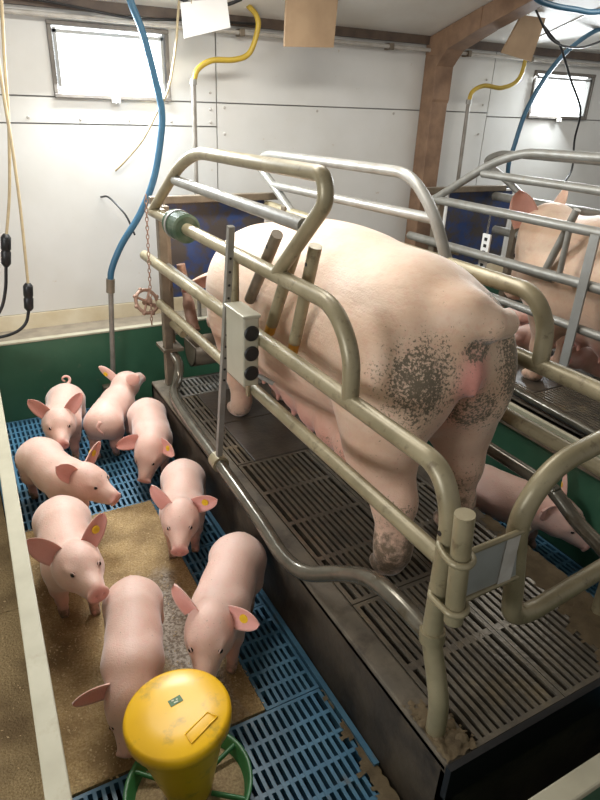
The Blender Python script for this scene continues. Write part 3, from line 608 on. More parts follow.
plugline('black plug on a hanging cord at the left edge of the photo, the upper one', [(0.345, 3.1, 2.03), (0.339, 3.1, 1.896), (0.318, 3.1, 1.687), (0.299, 3.1, 1.464), (0.26, 3.1, 1.183), (0.217, 3.1, 0.985)], [(0.216, 3.1, 0.995), (0.195, 3.1, 0.848)], [(0.195, 3.1, 0.852), (0.175, 3.1, 0.74), (0.135, 3.1, 0.641), (0.05, 3.12, 0.56), (-0.05, 3.14, 0.5)])
plugline('lower black plug on a pale cord with its cable curling left', [(0.30, 3.06, 2.03), (0.292, 3.06, 1.75), (0.291, 3.06, 1.54), (0.293, 3.06, 1.346), (0.288, 3.06, 1.097), (0.272, 3.06, 0.765)], [(0.272, 3.06, 0.775), (0.258, 3.06, 0.643)], [(0.258, 3.06, 0.648), (0.240, 3.06, 0.592), (0.205, 3.06, 0.556), (0.15, 3.06, 0.536), (0.06, 3.08, 0.52)])
hose('pull_cord', 'tan pull cord hanging beside the left window', 'cord', [(1.137, 3.3, 1.99), (1.12, 3.3, 1.86), (1.116, 3.3, 1.822), (1.084, 3.3, 1.672), (1.06, 3.32, 1.585), (1.03, 3.36, 1.52), (0.944, 3.38, 1.374), (0.85, 3.40, 1.27), (0.80, 3.42, 1.22)], 0.006, 'cord')
hose('loose_wire', 'short dark wire poking from the white wall below the left window', 'wire', [(0.72, 3.44, 1.09), (0.74, 3.36, 1.10), (0.775, 3.27, 1.055), (0.80, 3.24, 1.01), (0.825, 3.22, 0.93)], 0.005, 'black')
# hanging cards
def card(name, label, cat, pts, t, m, hang):
    P = [Vector(p) for p in pts]; n = (P[1]-P[0]).cross(P[2]-P[0]).normalized()*t; k = len(P)
    o = thing(name, label, cat, tuple(P[-1])); b = MB()
    b.add(P+[p+n for p in P], [tuple(range(k-1, -1, -1)), tuple(range(k, 2*k))]+[(i, (i+1) % k, (i+1) % k+k, i+k) for i in range(k)])
    child(b.build('sheet', m), o)
    for q in hang: child(MB().tube(q, 0.0025, 6).build('string', 'cord'), o)
card('hanging_card', 'white paper card hanging beside the left window', 'card', [(1.108, 3.2, 1.964), (1.335, 3.2, 2.005), (1.349, 3.19, 1.884), (1.117, 3.19, 1.822)], 0.003, 'paper', [[(1.16, 3.2, 1.965), (1.16, 3.2, 2.025)]])
card('hanging_board', 'flat plywood board hanging from the ceiling at the top centre', 'board', [(1.59, 3.08, 2.03), (1.875, 3.08, 2.04), (1.877, 3.10, 1.831), (1.596, 3.10, 1.817)], 0.014, 'plywood', [[(1.63, 3.085, 2.02), (1.63, 3.085, 2.06)], [(1.83, 3.085, 2.03), (1.83, 3.085, 2.06)]])
card('hanging_board', 'tilted plywood board hanging near the wooden rafter', 'board', [(3.045, 3.0, 2.065), (3.235, 3.0, 2.065), (3.20, 3.02, 1.842), (2.957, 3.02, 1.873)], 0.014, 'plywood', [[(3.10, 3.005, 2.07), (3.10, 3.005, 2.085)]])

# ================================================================== FEEDER
FX, FY = 0.275, 0.938
fd = thing('piglet_feeder', 'round yellow plastic feeder with green tray at the bottom of the photo', 'feeder', (FX, FY, 0.006))
tilt = Matrix.Rotation(math.radians(3), 4, 'X')
def fpart(name, mb, m, bev=0): o = mb.build(name, m, fd, bev); return o
ty = fpart('tray', MB().lathe([(0.10, 0.0), (0.135, 0.006), (0.148, 0.03), (0.152, 0.062), (0.158, 0.066), (0.156, 0.070), (0.145, 0.064), (0.138, 0.03), (0.09, 0.014), (0.002, 0.014)], (0, 0, 0), n=48), 'tray')
for i in range(6):
    a = 2*PI*i/6+0.3; c, s = math.cos(a), math.sin(a)
    o = MB().tube([(c*0.06, s*0.06, 0.052), (c*0.146, s*0.146, 0.060)], 0.0065, 8).build('divider_rib', 'tray', ty)
fpart('feed', MB().lathe([(0.139, 0.026), (0.132, 0.031), (0.05, 0.046), (0.002, 0.048)], (0, 0, 0), n=40), 'pellet')
fpart('hopper', MB().lathe([(0.052, 0.045), (0.060, 0.07), (0.082, 0.17), (0.102, 0.26), (0.114, 0.300), (0.116, 0.312)], (0, 0, 0), n=48), 'yellow')
lid = fpart('lid', MB().lathe([(0.118, 0.292), (0.122, 0.296), (0.123, 0.316), (0.120, 0.325), (0.113, 0.329), (0.06, 0.333), (0.002, 0.335)], (0, 0, 0), n=56), 'yellow')
gr = [Matrix.Rotation(0.42, 3, 'Z') @ Vector((x, y, 0)) + Vector((0.032, -0.066, 0.3325)) for x, y in ((-0.040, -0.013), (0.040, -0.013), (0.034, 0.013), (-0.034, 0.013))]
MB().tube(gr, 0.0022, 8, closed=True).build('finger_grip', 'yellow', lid)
b = MB().box((-0.015, -0.009, 0), (0.015, 0.009, 0.0012), Matrix.Rotation(0.12, 3, 'Z')); b.v = [(v[0]+0.004, v[1]+0.022, v[2]+0.3345) for v in b.v]
lbl = b.build('label', 'label', lid)
for k_, (u, v_, wd) in enumerate(((-0.006, 0.003, 0.006), (0.004, 0.002, 0.004), (0.000, -0.004, 0.010))):
    b = MB().box((u-wd/2+0.004, v_-0.0015+0.022, 0.3356), (u+wd/2+0.004, v_+0.0015+0.022, 0.3362)); b.build('label_print', 'labelprint', lid)
fd.rotation_euler = (math.radians(-2), math.radians(-3), 0)

# ================================================================== PIGS
def surface_nets(d, org, h):
    """naive surface nets on a signed distance grid (negative inside)"""
    ins = d < 0; nx, ny, nz = d.shape
    cx = np.zeros((nx-1, ny-1, nz-1), int)
    for i in (0, 1):
        for j in (0, 1):
            for k in (0, 1): cx += ins[i:nx-1+i, j:ny-1+j, k:nz-1+k]
    act = (cx > 0) & (cx < 8); idx = -np.ones(cx.shape, int); ids = np.argwhere(act); idx[act] = np.arange(len(ids))
    acc = np.zeros((len(ids), 3)); cnt = np.zeros(len(ids)); I, J, K = ids.T
    for ax in range(3):
        for a in (0, 1):
            for b in (0, 1):
                o0 = [0, 0, 0]; o1 = [0, 0, 0]; oth = [q for q in range(3) if q != ax]
                o0[oth[0]] = a; o0[oth[1]] = b; o1 = list(o0); o1[ax] = 1
                d0 = d[I+o0[0], J+o0[1], K+o0[2]]; d1 = d[I+o1[0], J+o1[1], K+o1[2]]
                cr = (d0 < 0) != (d1 < 0); t = np.where(cr, d0/np.where(cr, d0-d1, 1), 0)
                p = np.tile(np.array(o0, float), (len(ids), 1)); p[:, ax] = t
                acc += p*cr[:, None]; cnt += cr
    V = (ids+acc/cnt[:, None])*h+org; F = []
    for ax in range(3):
        u, v = (ax+1) % 3, (ax+2) % 3
        s0 = [slice(1, -1)]*3; s0[ax] = slice(0, -1); s1 = list(s0); s1[ax] = slice(1, None)
        a = ins[tuple(s0)]; b = ins[tuple(s1)]; e = np.argwhere(a != b)
        base = e.copy(); base[:, u] += 1; base[:, v] += 1; flip = a[a != b]
        def cell(du, dv):
            q = base.copy(); q[:, u] += du-1; q[:, v] += dv-1; return idx[q[:, 0], q[:, 1], q[:, 2]]
        q = np.stack([cell(0, 0), cell(1, 0), cell(1, 1), cell(0, 1)], 1)
        q[~flip] = q[~flip][:, ::-1]; F.append(q)
    F = np.concatenate(F); F = F[(F >= 0).all(1)]
    return V, F
class SDF:
    def __init__(s, lo, hi, h):
        s.h = h; s.lo = np.array(lo, float); s.n = np.ceil((np.array(hi)-s.lo)/h).astype(int)+1
        s.d = np.full(s.n, 9.0, np.float32); s.ax = [s.lo[i]+h*np.arange(s.n[i]) for i in range(3)]
    def _apply(s, fn, lo, hi, k, sub=False):
        pad = k*1.3+3*s.h; sl = []
        for i in range(3):
            a = max(0, int((lo[i]-pad-s.lo[i])/s.h)); b = min(s.n[i], int((hi[i]+pad-s.lo[i])/s.h)+2)
            if b <= a: return
            sl.append(slice(a, b))
        X, Y, Z = np.meshgrid(s.ax[0][sl[0]], s.ax[1][sl[1]], s.ax[2][sl[2]], indexing='ij', sparse=True)
        e = fn(X, Y, Z); o = s.d[tuple(sl)]
        if sub:
            e = -e; hh = np.maximum(k-np.abs(o-e), 0)/k; s.d[tuple(sl)] = np.maximum(o, e)+hh*hh*k*0.25
        else:
            hh = np.maximum(k-np.abs(o-e), 0)/k; s.d[tuple(sl)] = np.minimum(o, e)-hh*hh*k*0.25
    def cone(s, a, ra, b, rb, k=0.02):
        a = np.array(a, float); b = np.array(b, float); ab = b-a; L2 = max(ab @ ab, 1e-9)
        def fn(X, Y, Z):
            t = np.clip(((X-a[0])*ab[0]+(Y-a[1])*ab[1]+(Z-a[2])*ab[2])/L2, 0, 1)
            return np.sqrt((X-a[0]-t*ab[0])**2+(Y-a[1]-t*ab[1])**2+(Z-a[2]-t*ab[2])**2)-(ra+(rb-ra)*t)
        r = max(ra, rb); s._apply(fn, np.minimum(a, b)-r, np.maximum(a, b)+r, k)
    def chain(s, pts, k=0.02):
        for (a, ra), (b, rb) in zip(pts[:-1], pts[1:]): s.cone(a, ra, b, rb, k)
    def ell(s, c, r, k=0.02, rot=None, sub=False):
        c = np.array(c, float); r = np.array(r, float); Rm = np.array(rot) if rot is not None else np.eye(3)
        def fn(X, Y, Z):
            x, y, z = X-c[0], Y-c[1], Z-c[2]
            u = Rm[0, 0]*x+Rm[1, 0]*y+Rm[2, 0]*z; v = Rm[0, 1]*x+Rm[1, 1]*y+Rm[2, 1]*z; w_ = Rm[0, 2]*x+Rm[1, 2]*y+Rm[2, 2]*z
            k0 = np.sqrt((u/r[0])**2+(v/r[1])**2+(w_/r[2])**2); k1 = np.sqrt((u/r[0]**2)**2+(v/r[1]**2)**2+(w_/r[2]**2)**2)
            return k0*(k0-1)/np.maximum(k1, 1e-6)
        m = r.max(); s._apply(fn, c-m, c+m, k, sub)
    def at(s, p):
        i = np.clip(np.round((np.array(p)-s.lo)/s.h).astype(int), 0, s.n-1); return s.d[tuple(i)]
    def hit(s, p, d, start=0.0, end=0.5):
        p = np.array(p, float); d = np.array(d, float); d /= np.linalg.norm(d); t = end
        while t > start and s.at(p+d*t) > 0: t -= s.h*0.25
        return p+d*t
    def mesh(s, smooth=2):
        V, F = surface_nets(s.d, s.lo, s.h)
        e = np.concatenate([F[:, [0, 1]], F[:, [1, 2]], F[:, [2, 3]], F[:, [3, 0]]]); e = np.concatenate([e, e[:, ::-1]])
        for _ in range(smooth):
            acc = np.zeros_like(V); c = np.zeros(len(V)); np.add.at(acc, e[:, 0], V[e[:, 1]]); np.add.at(c, e[:, 0], 1); V = V*0.45+0.55*acc/np.maximum(c, 1)[:, None]
        return V, F
def leaf_ear(base, d, nrm, L, W, cup=0.35, droop=0.0, t=0.003, nu=12, nv=10, fold=0.0):
    """cupped ear: root base, length axis d, opening faces nrm. returns verts, faces, tint"""
    base = np.array(base, float); d = np.array(d, float); d /= np.linalg.norm(d); nrm = np.array(nrm, float); nrm = nrm-d*(nrm @ d); nrm /= np.linalg.norm(nrm); sd = np.cross(d, nrm)
    V = []; tint = []
    for side in (0, 1):
        for i in range(nu+1):
            u = i/nu; wd = W*0.575*(1-u)**0.6*(0.78+0.9*u) if u < 1 else W*0.03
            for j in range(nv+1):
                v = -1+2*j/nv; ed = 1-0.75*max(abs(v)**4, u**6)
                off = -cup*W*(1-v*v)*(0.9-0.5*u)*1.0 + droop*L*u*u
                p = base+d*(u*L*(1-0.12*droop*u))+sd*(v*wd)+nrm*(off+(-t*ed if side else t*ed))
                V.append(p); tint.append((0.62 if side == 0 else 0.22)*(0.5+0.5*min(1, 3*(1-abs(v)+0.1))))
    F = []; n1 = (nu+1)*(nv+1); w_ = nv+1
    for i in range(nu):
        for j in range(nv):
            a = i*w_+j; F.append((a, a+w_, a+w_+1, a+1)); F.append((n1+a, n1+a+1, n1+a+w_+1, n1+a+w_))
    for i in range(nu):
        a = i*w_; F.append((a, n1+a, n1+a+w_, a+w_)); a = i*w_+nv; F.append((a, a+w_, n1+a+w_, n1+a))
    for j in range(nv): a = nu*w_+j; F.append((a, n1+a, n1+a+1, a+1))
    return np.array(V), F, tint
def tube_arr(pts, r, n=8):
    b = MB().tube(pts, r, n); return np.array(b.v), b.f
def finish(root, V, F, extra, matn, tint, dirt, splat_shade):
    Vs = [V]; Fs = [tuple(map(int, f)) for f in F]; n = len(V); tt = [np.array(tint)]; dd = [np.array(dirt)]; ss = [np.array(splat_shade)]
    for ev, ef, et in extra:
        Vs.append(np.array(ev)); Fs += [tuple(i+n for i in f) for f in ef]; n += len(ev); tt.append(np.array(et, float)*np.ones(len(ev))); dd.append(np.zeros(len(ev))); ss.append(np.zeros(len(ev)))
    Vv = np.concatenate(Vs); me = bpy.data.meshes.new('body'); me.from_pydata(Vv.tolist(), [], Fs)
    me.polygons.foreach_set('use_smooth', [True]*len(me.polygons))
    for nm, arr in (('tint', tt), ('dirt', dd), ('splat_shade', ss)):
        a = me.attributes.new(nm, 'FLOAT', 'POINT'); a.data.foreach_set('value', np.concatenate(arr).astype(np.float32))
    me.update(); o = bpy.data.objects.new('body', me); C.objects.link(o); o.data.materials.append(M[matn]); o.parent = root
    return o
def blob(V, c, r): return np.clip(1-np.linalg.norm((V-np.array(c))/np.array(r), axis=1), 0, 1)
def frame(yaw, pitch, roll=0.0):
    f = np.array([math.cos(yaw)*math.cos(pitch), math.sin(yaw)*math.cos(pitch), math.sin(pitch)])
    l = np.array([-math.sin(yaw), math.cos(yaw), 0.0]); u = np.cross(f, l)
    l2 = l*math.cos(roll)+u*math.sin(roll); u2 = np.cross(f, l2); return f, l2, u2
def piglet(label, loc, heading, kap=0.0, yaw=0.0, pitch=-0.35, neck=(0.0, 0.0), swing=(0, 0, 0, 0), size=1.0, tagside=1, ears=(0, 0), roll=0.0, lying=False, z0=0.0, tail=0.0, dirty=0.8, group='piglets in the pen', fat=1.0):
    """heading: world angle of the body axis. kap: spine curvature. yaw/pitch: head relative to the chest."""
    root = thing('piglet', label, 'piglet', (loc[0], loc[1], z0), group)
    root.rotation_euler = (0, 0, heading); root.scale = (size, size, size)
    def W(x, y, z):
        if abs(kap) < 1e-4: return np.array([x, y, z])
        a = kap*x; return np.array([math.sin(a)/kap-math.sin(a)*y, (1-math.cos(a))/kap+math.cos(a)*y, z])
    h = 0.0042
    g = SDF((-0.30, -0.22, -0.02), (0.40, 0.22, 0.42), h)
    f_ = fat
    g.chain([(W(-0.135, 0, 0.186), 0.060*f_), (W(-0.07, 0, 0.190), 0.065*f_), (W(0.0, 0, 0.180), 0.068*f_), (W(0.065, 0, 0.180), 0.066*f_), (W(0.115, 0, 0.186), 0.058*f_)], 0.03)
    g.ell(W(-0.125, 0, 0.178), (0.075, 0.062*f_, 0.070), 0.03); g.ell(W(0.01, 0, 0.165), (0.12, 0.063*f_, 0.062), 0.03)
    # head
    for s_ in (1, -1):
        g.ell(W(0.082, 0.042*s_, 0.168), (0.050, 0.030, 0.064), 0.025); g.ell(W(-0.122, 0.040*s_, 0.168), (0.062, 0.036, 0.066), 0.025)
    ny, nz = neck; a0 = kap*0.13; hq = 1.18
    hc = W(0.172, ny, 0.212+nz); f, l, u = frame(a0+yaw, pitch, roll); B = np.stack([f, l, u], 1)
    g.cone(W(0.11, 0, 0.188), 0.056*f_, hc-f*0.01, 0.053, 0.03)
    g.ell(hc+f*0.004, np.array((0.056, 0.049, 0.050))*hq, 0.02, B)
    sn = hc+(f*0.104-u*0.014)*hq
    g.cone(hc+(f*0.030-u*0.004)*hq, 0.039*hq, sn-f*0.014*hq, 0.0235*hq, 0.03)
    g.ell(hc+(f*0.045-u*0.029)*hq, np.array((0.045, 0.024, 0.017))*hq, 0.018, B)       # lower jaw
    for s_ in (1, -1): g.ell(hc+(f*0.004+l*0.031*s_-u*0.016)*hq, np.array((0.038, 0.019, 0.028))*hq, 0.02, B)
    for s_ in (1, -1): g.ell(hc+(f*0.034+l*0.029*s_+u*0.022)*hq, np.array((0.017, 0.011, 0.010))*hq, 0.010, B)   # brows
    g.ell(hc+(f*0.075+u*0.006)*hq, np.array((0.035, 0.014, 0.010))*hq, 0.015, B)                                   # bridge of the nose
    g.ell(sn+f*0.004*hq, np.array((0.0075, 0.0262, 0.0210))*hq, 0.005, B)
    for s_ in (1, -1): g.ell(sn+(f*0.011+l*0.0085*s_)*hq, (0.008, 0.0050, 0.0066), 0.003, None, True)
    # legs: front left, front right, hind left, hind right
    hoofs = []
    for s, sw in ((1, swing[0]), (-1, swing[1])):
        y = 0.040*s
        P = [(W(0.085, y*0.85, 0.165), 0.044), (W(0.088+sw*0.3, y*1.05, 0.105), 0.025), (W(0.092+sw*0.75, y, 0.058), 0.0155), (W(0.088+sw, y, 0.024), 0.0118), (W(0.094+sw, y, 0.013), 0.013)]
        g.chain(P, 0.016); hoofs.append(P[-1][0])
    for s, sw in ((1, swing[2]), (-1, swing[3])):
        y = 0.040*s
        P = [(W(-0.125, y*0.8, 0.175), 0.054), (W(-0.105+sw*0.3, y*1.1, 0.125), 0.036), (W(-0.150+sw*0.7, y*1.05, 0.075), 0.0185), (W(-0.138+sw, y, 0.028), 0.0122), (W(-0.130+sw, y, 0.013), 0.0135)]
        g.chain(P, 0.016); hoofs.append(P[-1][0])
    for p in hoofs:
        q = p.copy(); q[2] = 0.010; ff = frame(kap*p[0], 0)[1]
        for s in (1, -1): g.ell(q+ff*0.0065*s+frame(kap*p[0], 0)[0]*0.006, (0.013, 0.0072, 0.010), 0.004)
    V, F = g.mesh(3)
    tint = 0.75*np.maximum(blob(V, sn+f*0.014, (0.040, 0.040, 0.040))*1.8, 0).clip(0, 1)
    tint = np.maximum(tint, 0.35*blob(V, hc-u*0.04+f*0.03, (0.09, 0.06, 0.05)))
    tint = np.maximum(tint, 0.30*np.clip((0.135-V[:, 2])/0.05, 0, 1))
    dirt = np.clip((0.060-V[:, 2])/0.06, 0, 1)*dirty*1.1
    splat_shade = 0.16*dirty*np.ones(len(V)); splat_shade = np.maximum(splat_shade, 0.30*dirty*np.clip((0.10-V[:, 2])/0.08, 0, 1))
    extra = []; earinfo = []
    for s, e in ((1, ears[0]), (-1, ears[1])):
        b = hc+(l*0.037*s+u*0.026-f*0.016)*hq
        d = l*(0.68+0.45*e)*s+u*(0.74-0.65*e)-f*(0.34-0.80*e); nr = f*0.80+l*0.42*s+u*(0.40+0.40*e)
        ev, ef, et = leaf_ear(b, d, nr, 0.090, 0.062, 0.24, -0.06+0.25*e)
        extra.append((ev, ef, et)); dn = d/np.linalg.norm(d); nn_ = nr-dn*(nr @ dn); earinfo.append((b, dn, nn_/np.linalg.norm(nn_)))
    # curly tail
    tb = W(-0.190, 0, 0.215); pts = []; fx = frame(kap*-0.19, 0)
    for i in range(17):
        t_ = i/16; a = t_*PI*1.9; rr = 0.016
        pts.append(tb-fx[0]*(0.010+0.020*min(1, t_*3)+0.004*math.sin(a))+fx[1]*(rr*math.sin(a)*(1 if tail >= 0 else -1))+np.array([0, 0, 0.006+0.016*(1-math.cos(a))*0.9+0.010*t_]))
    if tail == 0: pts = [tb-fx[0]*(0.012*math.sin(i/16*PI*0.8)+0.006)+fx[1]*(0.010*math.sin(i/16*PI*1.6))+np.array([0, 0, -0.055*i/16]) for i in range(17)]
    pts = [W(-0.165, 0, 0.215)]+pts
    tv, tf = tube_arr(pts, [0.011, 0.0085]+[0.0072-0.0035*i/15 for i in range(16)], 8); extra.append((tv, tf, 0.3))
    body = finish(root, V, F, extra, 'piglet', tint, dirt, splat_shade)
    for s in (1, -1):
        p = g.hit(hc+(f*0.034+u*0.010)*hq, l*s*0.80+f*0.50+u*0.25, 0.0, 0.10)
        e = MB().ball(p-0.0015*(l*s), 0.0068, 10).build('eye', 'eye', root)
        lid_ = MB(); c0 = Vector(p); fv, lv, uv = Vector(f), Vector(l)*s, Vector(u); ax1 = (fv*0.8-lv*0.45).normalized(); out_ = (lv*0.85+fv*0.5).normalized()
        lid_.tube([c0+ax1*0.0075*math.cos(a)+uv*0.0058*math.sin(a)-out_*0.0003 for a in [2*PI*q/14 for q in range(14)]], 0.0021, 6, closed=True); lid_.build('eyelid', 'lash', root)
    if tagside:
        b, d, nr = earinfo[0 if tagside > 0 else 1]
        q = Vector(b+d*0.042-nr*0.010); dv_ = Vector(d); nv_ = Vector(nr)
        t_ = MB().lathe([(0.011, 0), (0.012, 0.001), (0.011, 0.003)], q+nv_*0.006, nv_, 14); t_.lathe([(0.004, 0), (0.004, 0.007)], q+nv_*0.002, nv_, 8); t_.lathe([(0.011, 0), (0.012, 0.0015), (0.010, 0.003)], q-nv_*0.006, nv_, 14)
        t_.build('ear_tag', 'tag', root)['label'] = 'yellow round ear tag'
    if lying: root.rotation_euler = (lying, 0, heading)
    return root
def dg(a): return math.radians(a)
PIGS = [
 # label, (x, y), heading, keywords
 ('piglet at the back of the pen staring straight at the camera, ears spread', (0.318, 2.835), -104, dict(kap=0.2, yaw=0.10, pitch=-0.22, neck=(0, 0.012), swing=(0.01, -0.015, 0, 0.01), size=1.10, tagside=0, ears=(0.0, 0.05), tail=1)),
 ('piglet turned away at the back, rump to camera, head over the platform edge', (0.533, 2.785), 58, dict(kap=-1.0, yaw=-0.2, pitch=0.0, neck=(0, 0.02), swing=(0.02, 0, -0.01, 0.02), size=1.06, tagside=1, ears=(0.2, 0.2), tail=0)),
 ('piglet beside the platform nosing downward, yellow tag on its ear', (0.650, 2.51), -101, dict(kap=-0.5, yaw=-0.45, pitch=-0.80, neck=(-0.010, -0.03), swing=(0, 0.015, 0.01, -0.01), size=1.10, tagside=1, ears=(1.0, 1.0))),
 ('piglet by the left board facing right with its eyes half closed', (0.195, 2.315), -70, dict(kap=1.6, yaw=0.20, pitch=-0.30, swing=(0.01, -0.02, 0.02, -0.01), size=1.12, tagside=1, ears=(0.25, 0.0))),
 ('pale piglet by the left board lifting its pink snout beside another rump', (0.153, 1.815), -92, dict(kap=0.8, yaw=0.14, pitch=0.02, neck=(0.0, 0.030), swing=(0.025, -0.01, 0.0, -0.015), size=1.16, tagside=1, ears=(0.1, 0.0))),
 ('piglet seen from behind with its head down left of the yellow feeder', (0.254, 1.342), -106, dict(kap=-0.5, yaw=-0.10, pitch=-0.80, neck=(0, -0.055), swing=(0.03, 0.0, -0.02, 0.01), size=1.06, tagside=0, ears=(0.7, 0.7))),
 ('piglet in the middle of the pen facing the camera, one yellow tagged ear', (0.605, 1.935), -110, dict(kap=-0.2, yaw=0.0, pitch=-0.28, neck=(0, 0.01), swing=(-0.01, 0.015, 0.02, 0.03), size=1.06, tagside=1, ears=(0.50, -0.1))),
 ('piglet beside the platform lowering its snout to the yellow feeder', (0.560, 1.390), -127, dict(kap=0.2, yaw=0.10, pitch=-0.42, neck=(0, 0.0), swing=(0.02, -0.01, 0.03, -0.01), size=1.14, tagside=1, ears=(0.75, -0.15))),
 ('piglet right of the sow\'s hind legs lowering its head by the green divider', (1.732, 1.375), -64, dict(kap=0.0, yaw=-0.05, pitch=-0.45, neck=(0, -0.025), swing=(0.02, -0.01, 0.0, 0.02), size=1.20, tagside=1, ears=(-0.35, 0.1), roll=0.30)),
]
for lb_, xy, hd, kw in PIGS: piglet(lb_, xy, dg(hd), **kw)
for x, y, a, lb_ in ((2.92, 2.47, 172, 'piglet lying beside the second sow, farthest back of three'), (2.95, 2.18, 185, 'piglet lying beside the second sow, the middle one of three'), (2.99, 1.78, 176, 'piglet lying beside the second sow, nearest of three')):
    piglet(lb_, (x, y), dg(a), 0.4, 0.1, -0.2, (0, 0), (0, 0, 0, 0), 0.95, 0, (0.2, 0.2), lying=dg(78), z0=PZ+0.075, group='piglets lying by the second sow', dirty=0.2)

def sow(label, loc, heading, headpose, z0):
    root = thing('sow', label, 'sow', (loc[0], loc[1], z0), 'sows in the crates'); root.rotation_euler = (0, 0, heading)
    h = 0.0105; g = SDF((-0.12, -0.42, -0.03), (2.0, 0.42, 1.15), h)
    K = 0.10
    g.ell((0.285, 0, 0.640), (0.275, 0.265, 0.290), K); g.ell((0.60, 0, 0.640), (0.42, 0.265, 0.305), K); g.ell((0.88, 0, 0.610), (0.42, 0.275, 0.315), K)
    g.ell((1.18, 0, 0.575), (0.30, 0.245, 0.270), K); g.ell((0.75, 0, 0.50), (0.45, 0.235, 0.20), K)
    for s in (1, -1):
        g.ell((0.200, 0.148*s, 0.585), (0.180, 0.130, 0.245), 0.040); g.ell((1.20, 0.150*s, 0.50), (0.17, 0.10, 0.22), 0.08)
    # hind legs: ham, stifle, hock pointing back, cannon, two claws
    for s, fx, yy in ((1, -0.045, 0.165), (-1, 0.035, 0.165)):
        y = yy*s
        g.chain([((0.200, y*0.92, 0.52), 0.128), ((0.170+fx*0.3, y*0.98, 0.385), 0.092), ((0.120+fx*0.8, y*1.0, 0.265), 0.060), ((0.105+fx, y*1.0, 0.12), 0.050), ((0.110+fx, y, 0.055), 0.050)], 0.05)
        g.ell((0.090+fx, y*1.0, 0.275), (0.036, 0.036, 0.055), 0.03); g.ell((0.205, y*1.12, 0.42), (0.090, 0.06, 0.14), 0.05)
        for q in (1, -1): g.ell((0.135+fx, y+0.022*q, 0.030), (0.044, 0.024, 0.033), 0.010); g.ell((0.070+fx, y+0.024*q, 0.082), (0.020, 0.015, 0.022), 0.01)
    for s, fx in ((1, 0.0), (-1, 0.06)):
        g.chain([((1.22, 0.135*s, 0.46), 0.120), ((1.21+fx*0.4, 0.140*s, 0.33), 0.076), ((1.23+fx, 0.135*s, 0.19), 0.047), ((1.215+fx, 0.130*s, 0.08), 0.037), ((1.23+fx, 0.130*s, 0.04), 0.044)], 0.05)
        for q in (1, -1): g.ell((1.255+fx, 0.130*s+0.024*q, 0.028), (0.05, 0.026, 0.030), 0.012)
    # udder with teats
    teats = []
    for s in (1, -1):
        for i in range(6):
            x = 0.38+i*0.128; zz = 0.290+0.016*i; g.ell((x, 0.095*s, zz), (0.088, 0.080, 0.105), 0.030); g.cone((x, 0.112*s, zz-0.085), 0.017, (x, 0.120*s, zz-0.125), 0.012, 0.012); teats.append((x, 0.09*s, zz-0.04))
    # neck and head
    nb, hcx, hcz, pitch = headpose
    hc = np.array([hcx, 0, hcz]); f, l, u = frame(0, pitch); B = np.stack([f, l, u], 1)
    g.cone((1.28, 0, 0.585), 0.225, tuple(hc-f*0.06+u*0.01), 0.150, 0.08); g.ell((1.36, 0, 0.50), (0.16, 0.16, 0.17), 0.08)
    g.ell(hc, (0.165, 0.125, 0.130), 0.05, B); g.cone(tuple(hc+f*0.08-u*0.015), 0.098, tuple(hc+f*0.30-u*0.035), 0.058, 0.06)
    g.ell(hc+f*0.09-u*0.075, (0.13, 0.075, 0.05), 0.05, B); g.ell(hc+f*0.345-u*0.034, (0.018, 0.062, 0.052), 0.015, B)
    for s in (1, -1): g.ell(hc+l*0.075*s-u*0.05, (0.11, 0.055, 0.075), 0.05, B); g.ell(hc+f*0.335+f*0.03+l*0.022*s-u*0.034, (0.02, 0.011, 0.014), 0.008, None, True)
    # tail set: fleshy hump with the stub tail lying to the right
    g.ell((0.085, 0.0, 0.815), (0.085, 0.085, 0.070), 0.05)
    g.chain([((0.060, 0.0, 0.815), 0.050), ((0.022, -0.040, 0.800), 0.040), ((0.030, -0.100, 0.790), 0.033), ((0.065, -0.150, 0.798), 0.022)], 0.030)
    g.ell((-0.005, 0.004, 0.738), (0.035, 0.020, 0.026), 0.02, None, True)      # below the tail
    g.ell((0.030, 0, 0.645), (0.042, 0.038, 0.062), 0.03); g.ell((0.012, 0, 0.608), (0.022, 0.018, 0.024), 0.02)
    g.ell((0.03, 0.0, 0.42), (0.11, 0.022, 0.16), 0.06, None, True)              # cleft between the hams
    V, F = g.mesh(3)
    rng = np.random.RandomState(3)
    tint = np.zeros(len(V))
    for t_ in teats: tint = np.maximum(tint, 0.85*np.minimum(1, 1.7*blob(V, t_, (0.14, 0.13, 0.16))))
    tint = np.maximum(tint, 0.80*np.minimum(1, 1.8*blob(V, (0.0, 0.0, 0.64), (0.11, 0.08, 0.13)))); tint = np.maximum(tint, 0.5*blob(V, (0.08, 0, 0.48), (0.2, 0.16, 0.2)))
    tint = np.maximum(tint, 0.55*blob(V, tuple(hc+f*0.34), (0.12, 0.12, 0.12)))
    tint = np.maximum(tint, 0.16*np.clip((0.55-V[:, 2])/0.2, 0, 1))
    leg = np.clip((0.27-V[:, 2])/0.13, 0, 1)*(V[:, 0] < 0.5); dirt = leg*0.66
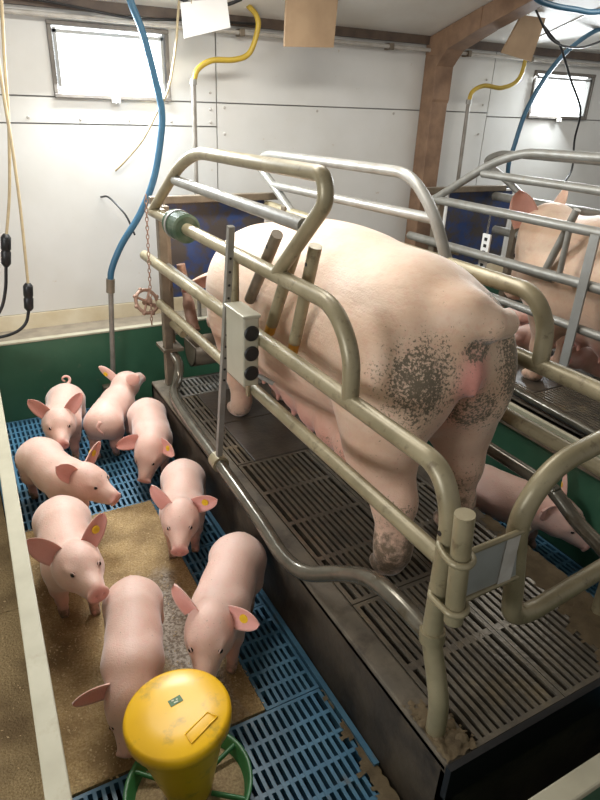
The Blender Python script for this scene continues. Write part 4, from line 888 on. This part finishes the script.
    dirt = np.maximum(dirt, 0.45*np.clip((0.10-V[:, 2])/0.08, 0, 1))
    splat_shade = np.zeros(len(V)); zz = V[:, 2]
    splat_shade = np.maximum(splat_shade, np.clip(1.5*blob(V, (0.06, 0.155, 0.650), (0.22, 0.155, 0.195)), 0, 1))
    splat_shade = np.maximum(splat_shade, np.clip(1.9*blob(V, (0.10, -0.20, 0.68), (0.24, 0.15, 0.30)), 0, 1))
    splat_shade = np.maximum(splat_shade, 0.85*np.clip(1.6*blob(V, (0.05, -0.06, 0.53), (0.16, 0.15, 0.13)), 0, 1))
    splat_shade = np.maximum(splat_shade, 1.0*np.clip(2.0*blob(V, (0.02, -0.01, 0.735), (0.09, 0.07, 0.055)), 0, 1))  # shade beneath the tail hump, painted in along with the dirt splats
    splat_shade = np.maximum(splat_shade, 0.45*np.clip((0.36-zz)/0.08, 0, 1)*(V[:, 0] < 0.5)); splat_shade = np.maximum(splat_shade, 0.40*blob(V, (0.06, 0, 0.6), (0.3, 0.4, 0.45)))
    extra = []
    for s in (1, -1):
        b = hc+l*0.085*s+u*0.085-f*0.03
        if hcz < 0.6: d = l*0.75*s+f*0.85+u*0.05; nr = -u*0.6+f*0.2+l*0.2*s; dr = 0.10
        else: d = l*0.40*s+np.array([0.10, 0, 0.95]); nr = np.array([-0.35, 0.90*s, 0.1]); dr = 0.05
        ev, ef, et = leaf_ear(b, d, nr, 0.21, 0.155, 0.22, dr, 0.006); extra.append((ev, ef, et))
    body = finish(root, V, F, extra, 'sow', tint, dirt, splat_shade)
    for s in (1, -1):
        p = g.hit(hc+f*0.09+u*0.02, l*s*0.9+f*0.3+u*0.2, 0.0, 0.25); MB().ball(p-0.004*(l*s), 0.013, 10).build('eye', 'eye', root)
    return root
sow('huge pink sow in the near crate, muddy rump and tail toward the camera', (1.172, 1.095), dg(91.2), (0, 1.53, 0.47, -0.58), PZ)
sow('second pink sow with upright ear standing in the far crate at right', (2.75, 0.82), dg(90), (0, 1.46, 0.68, -1.05), PZ)
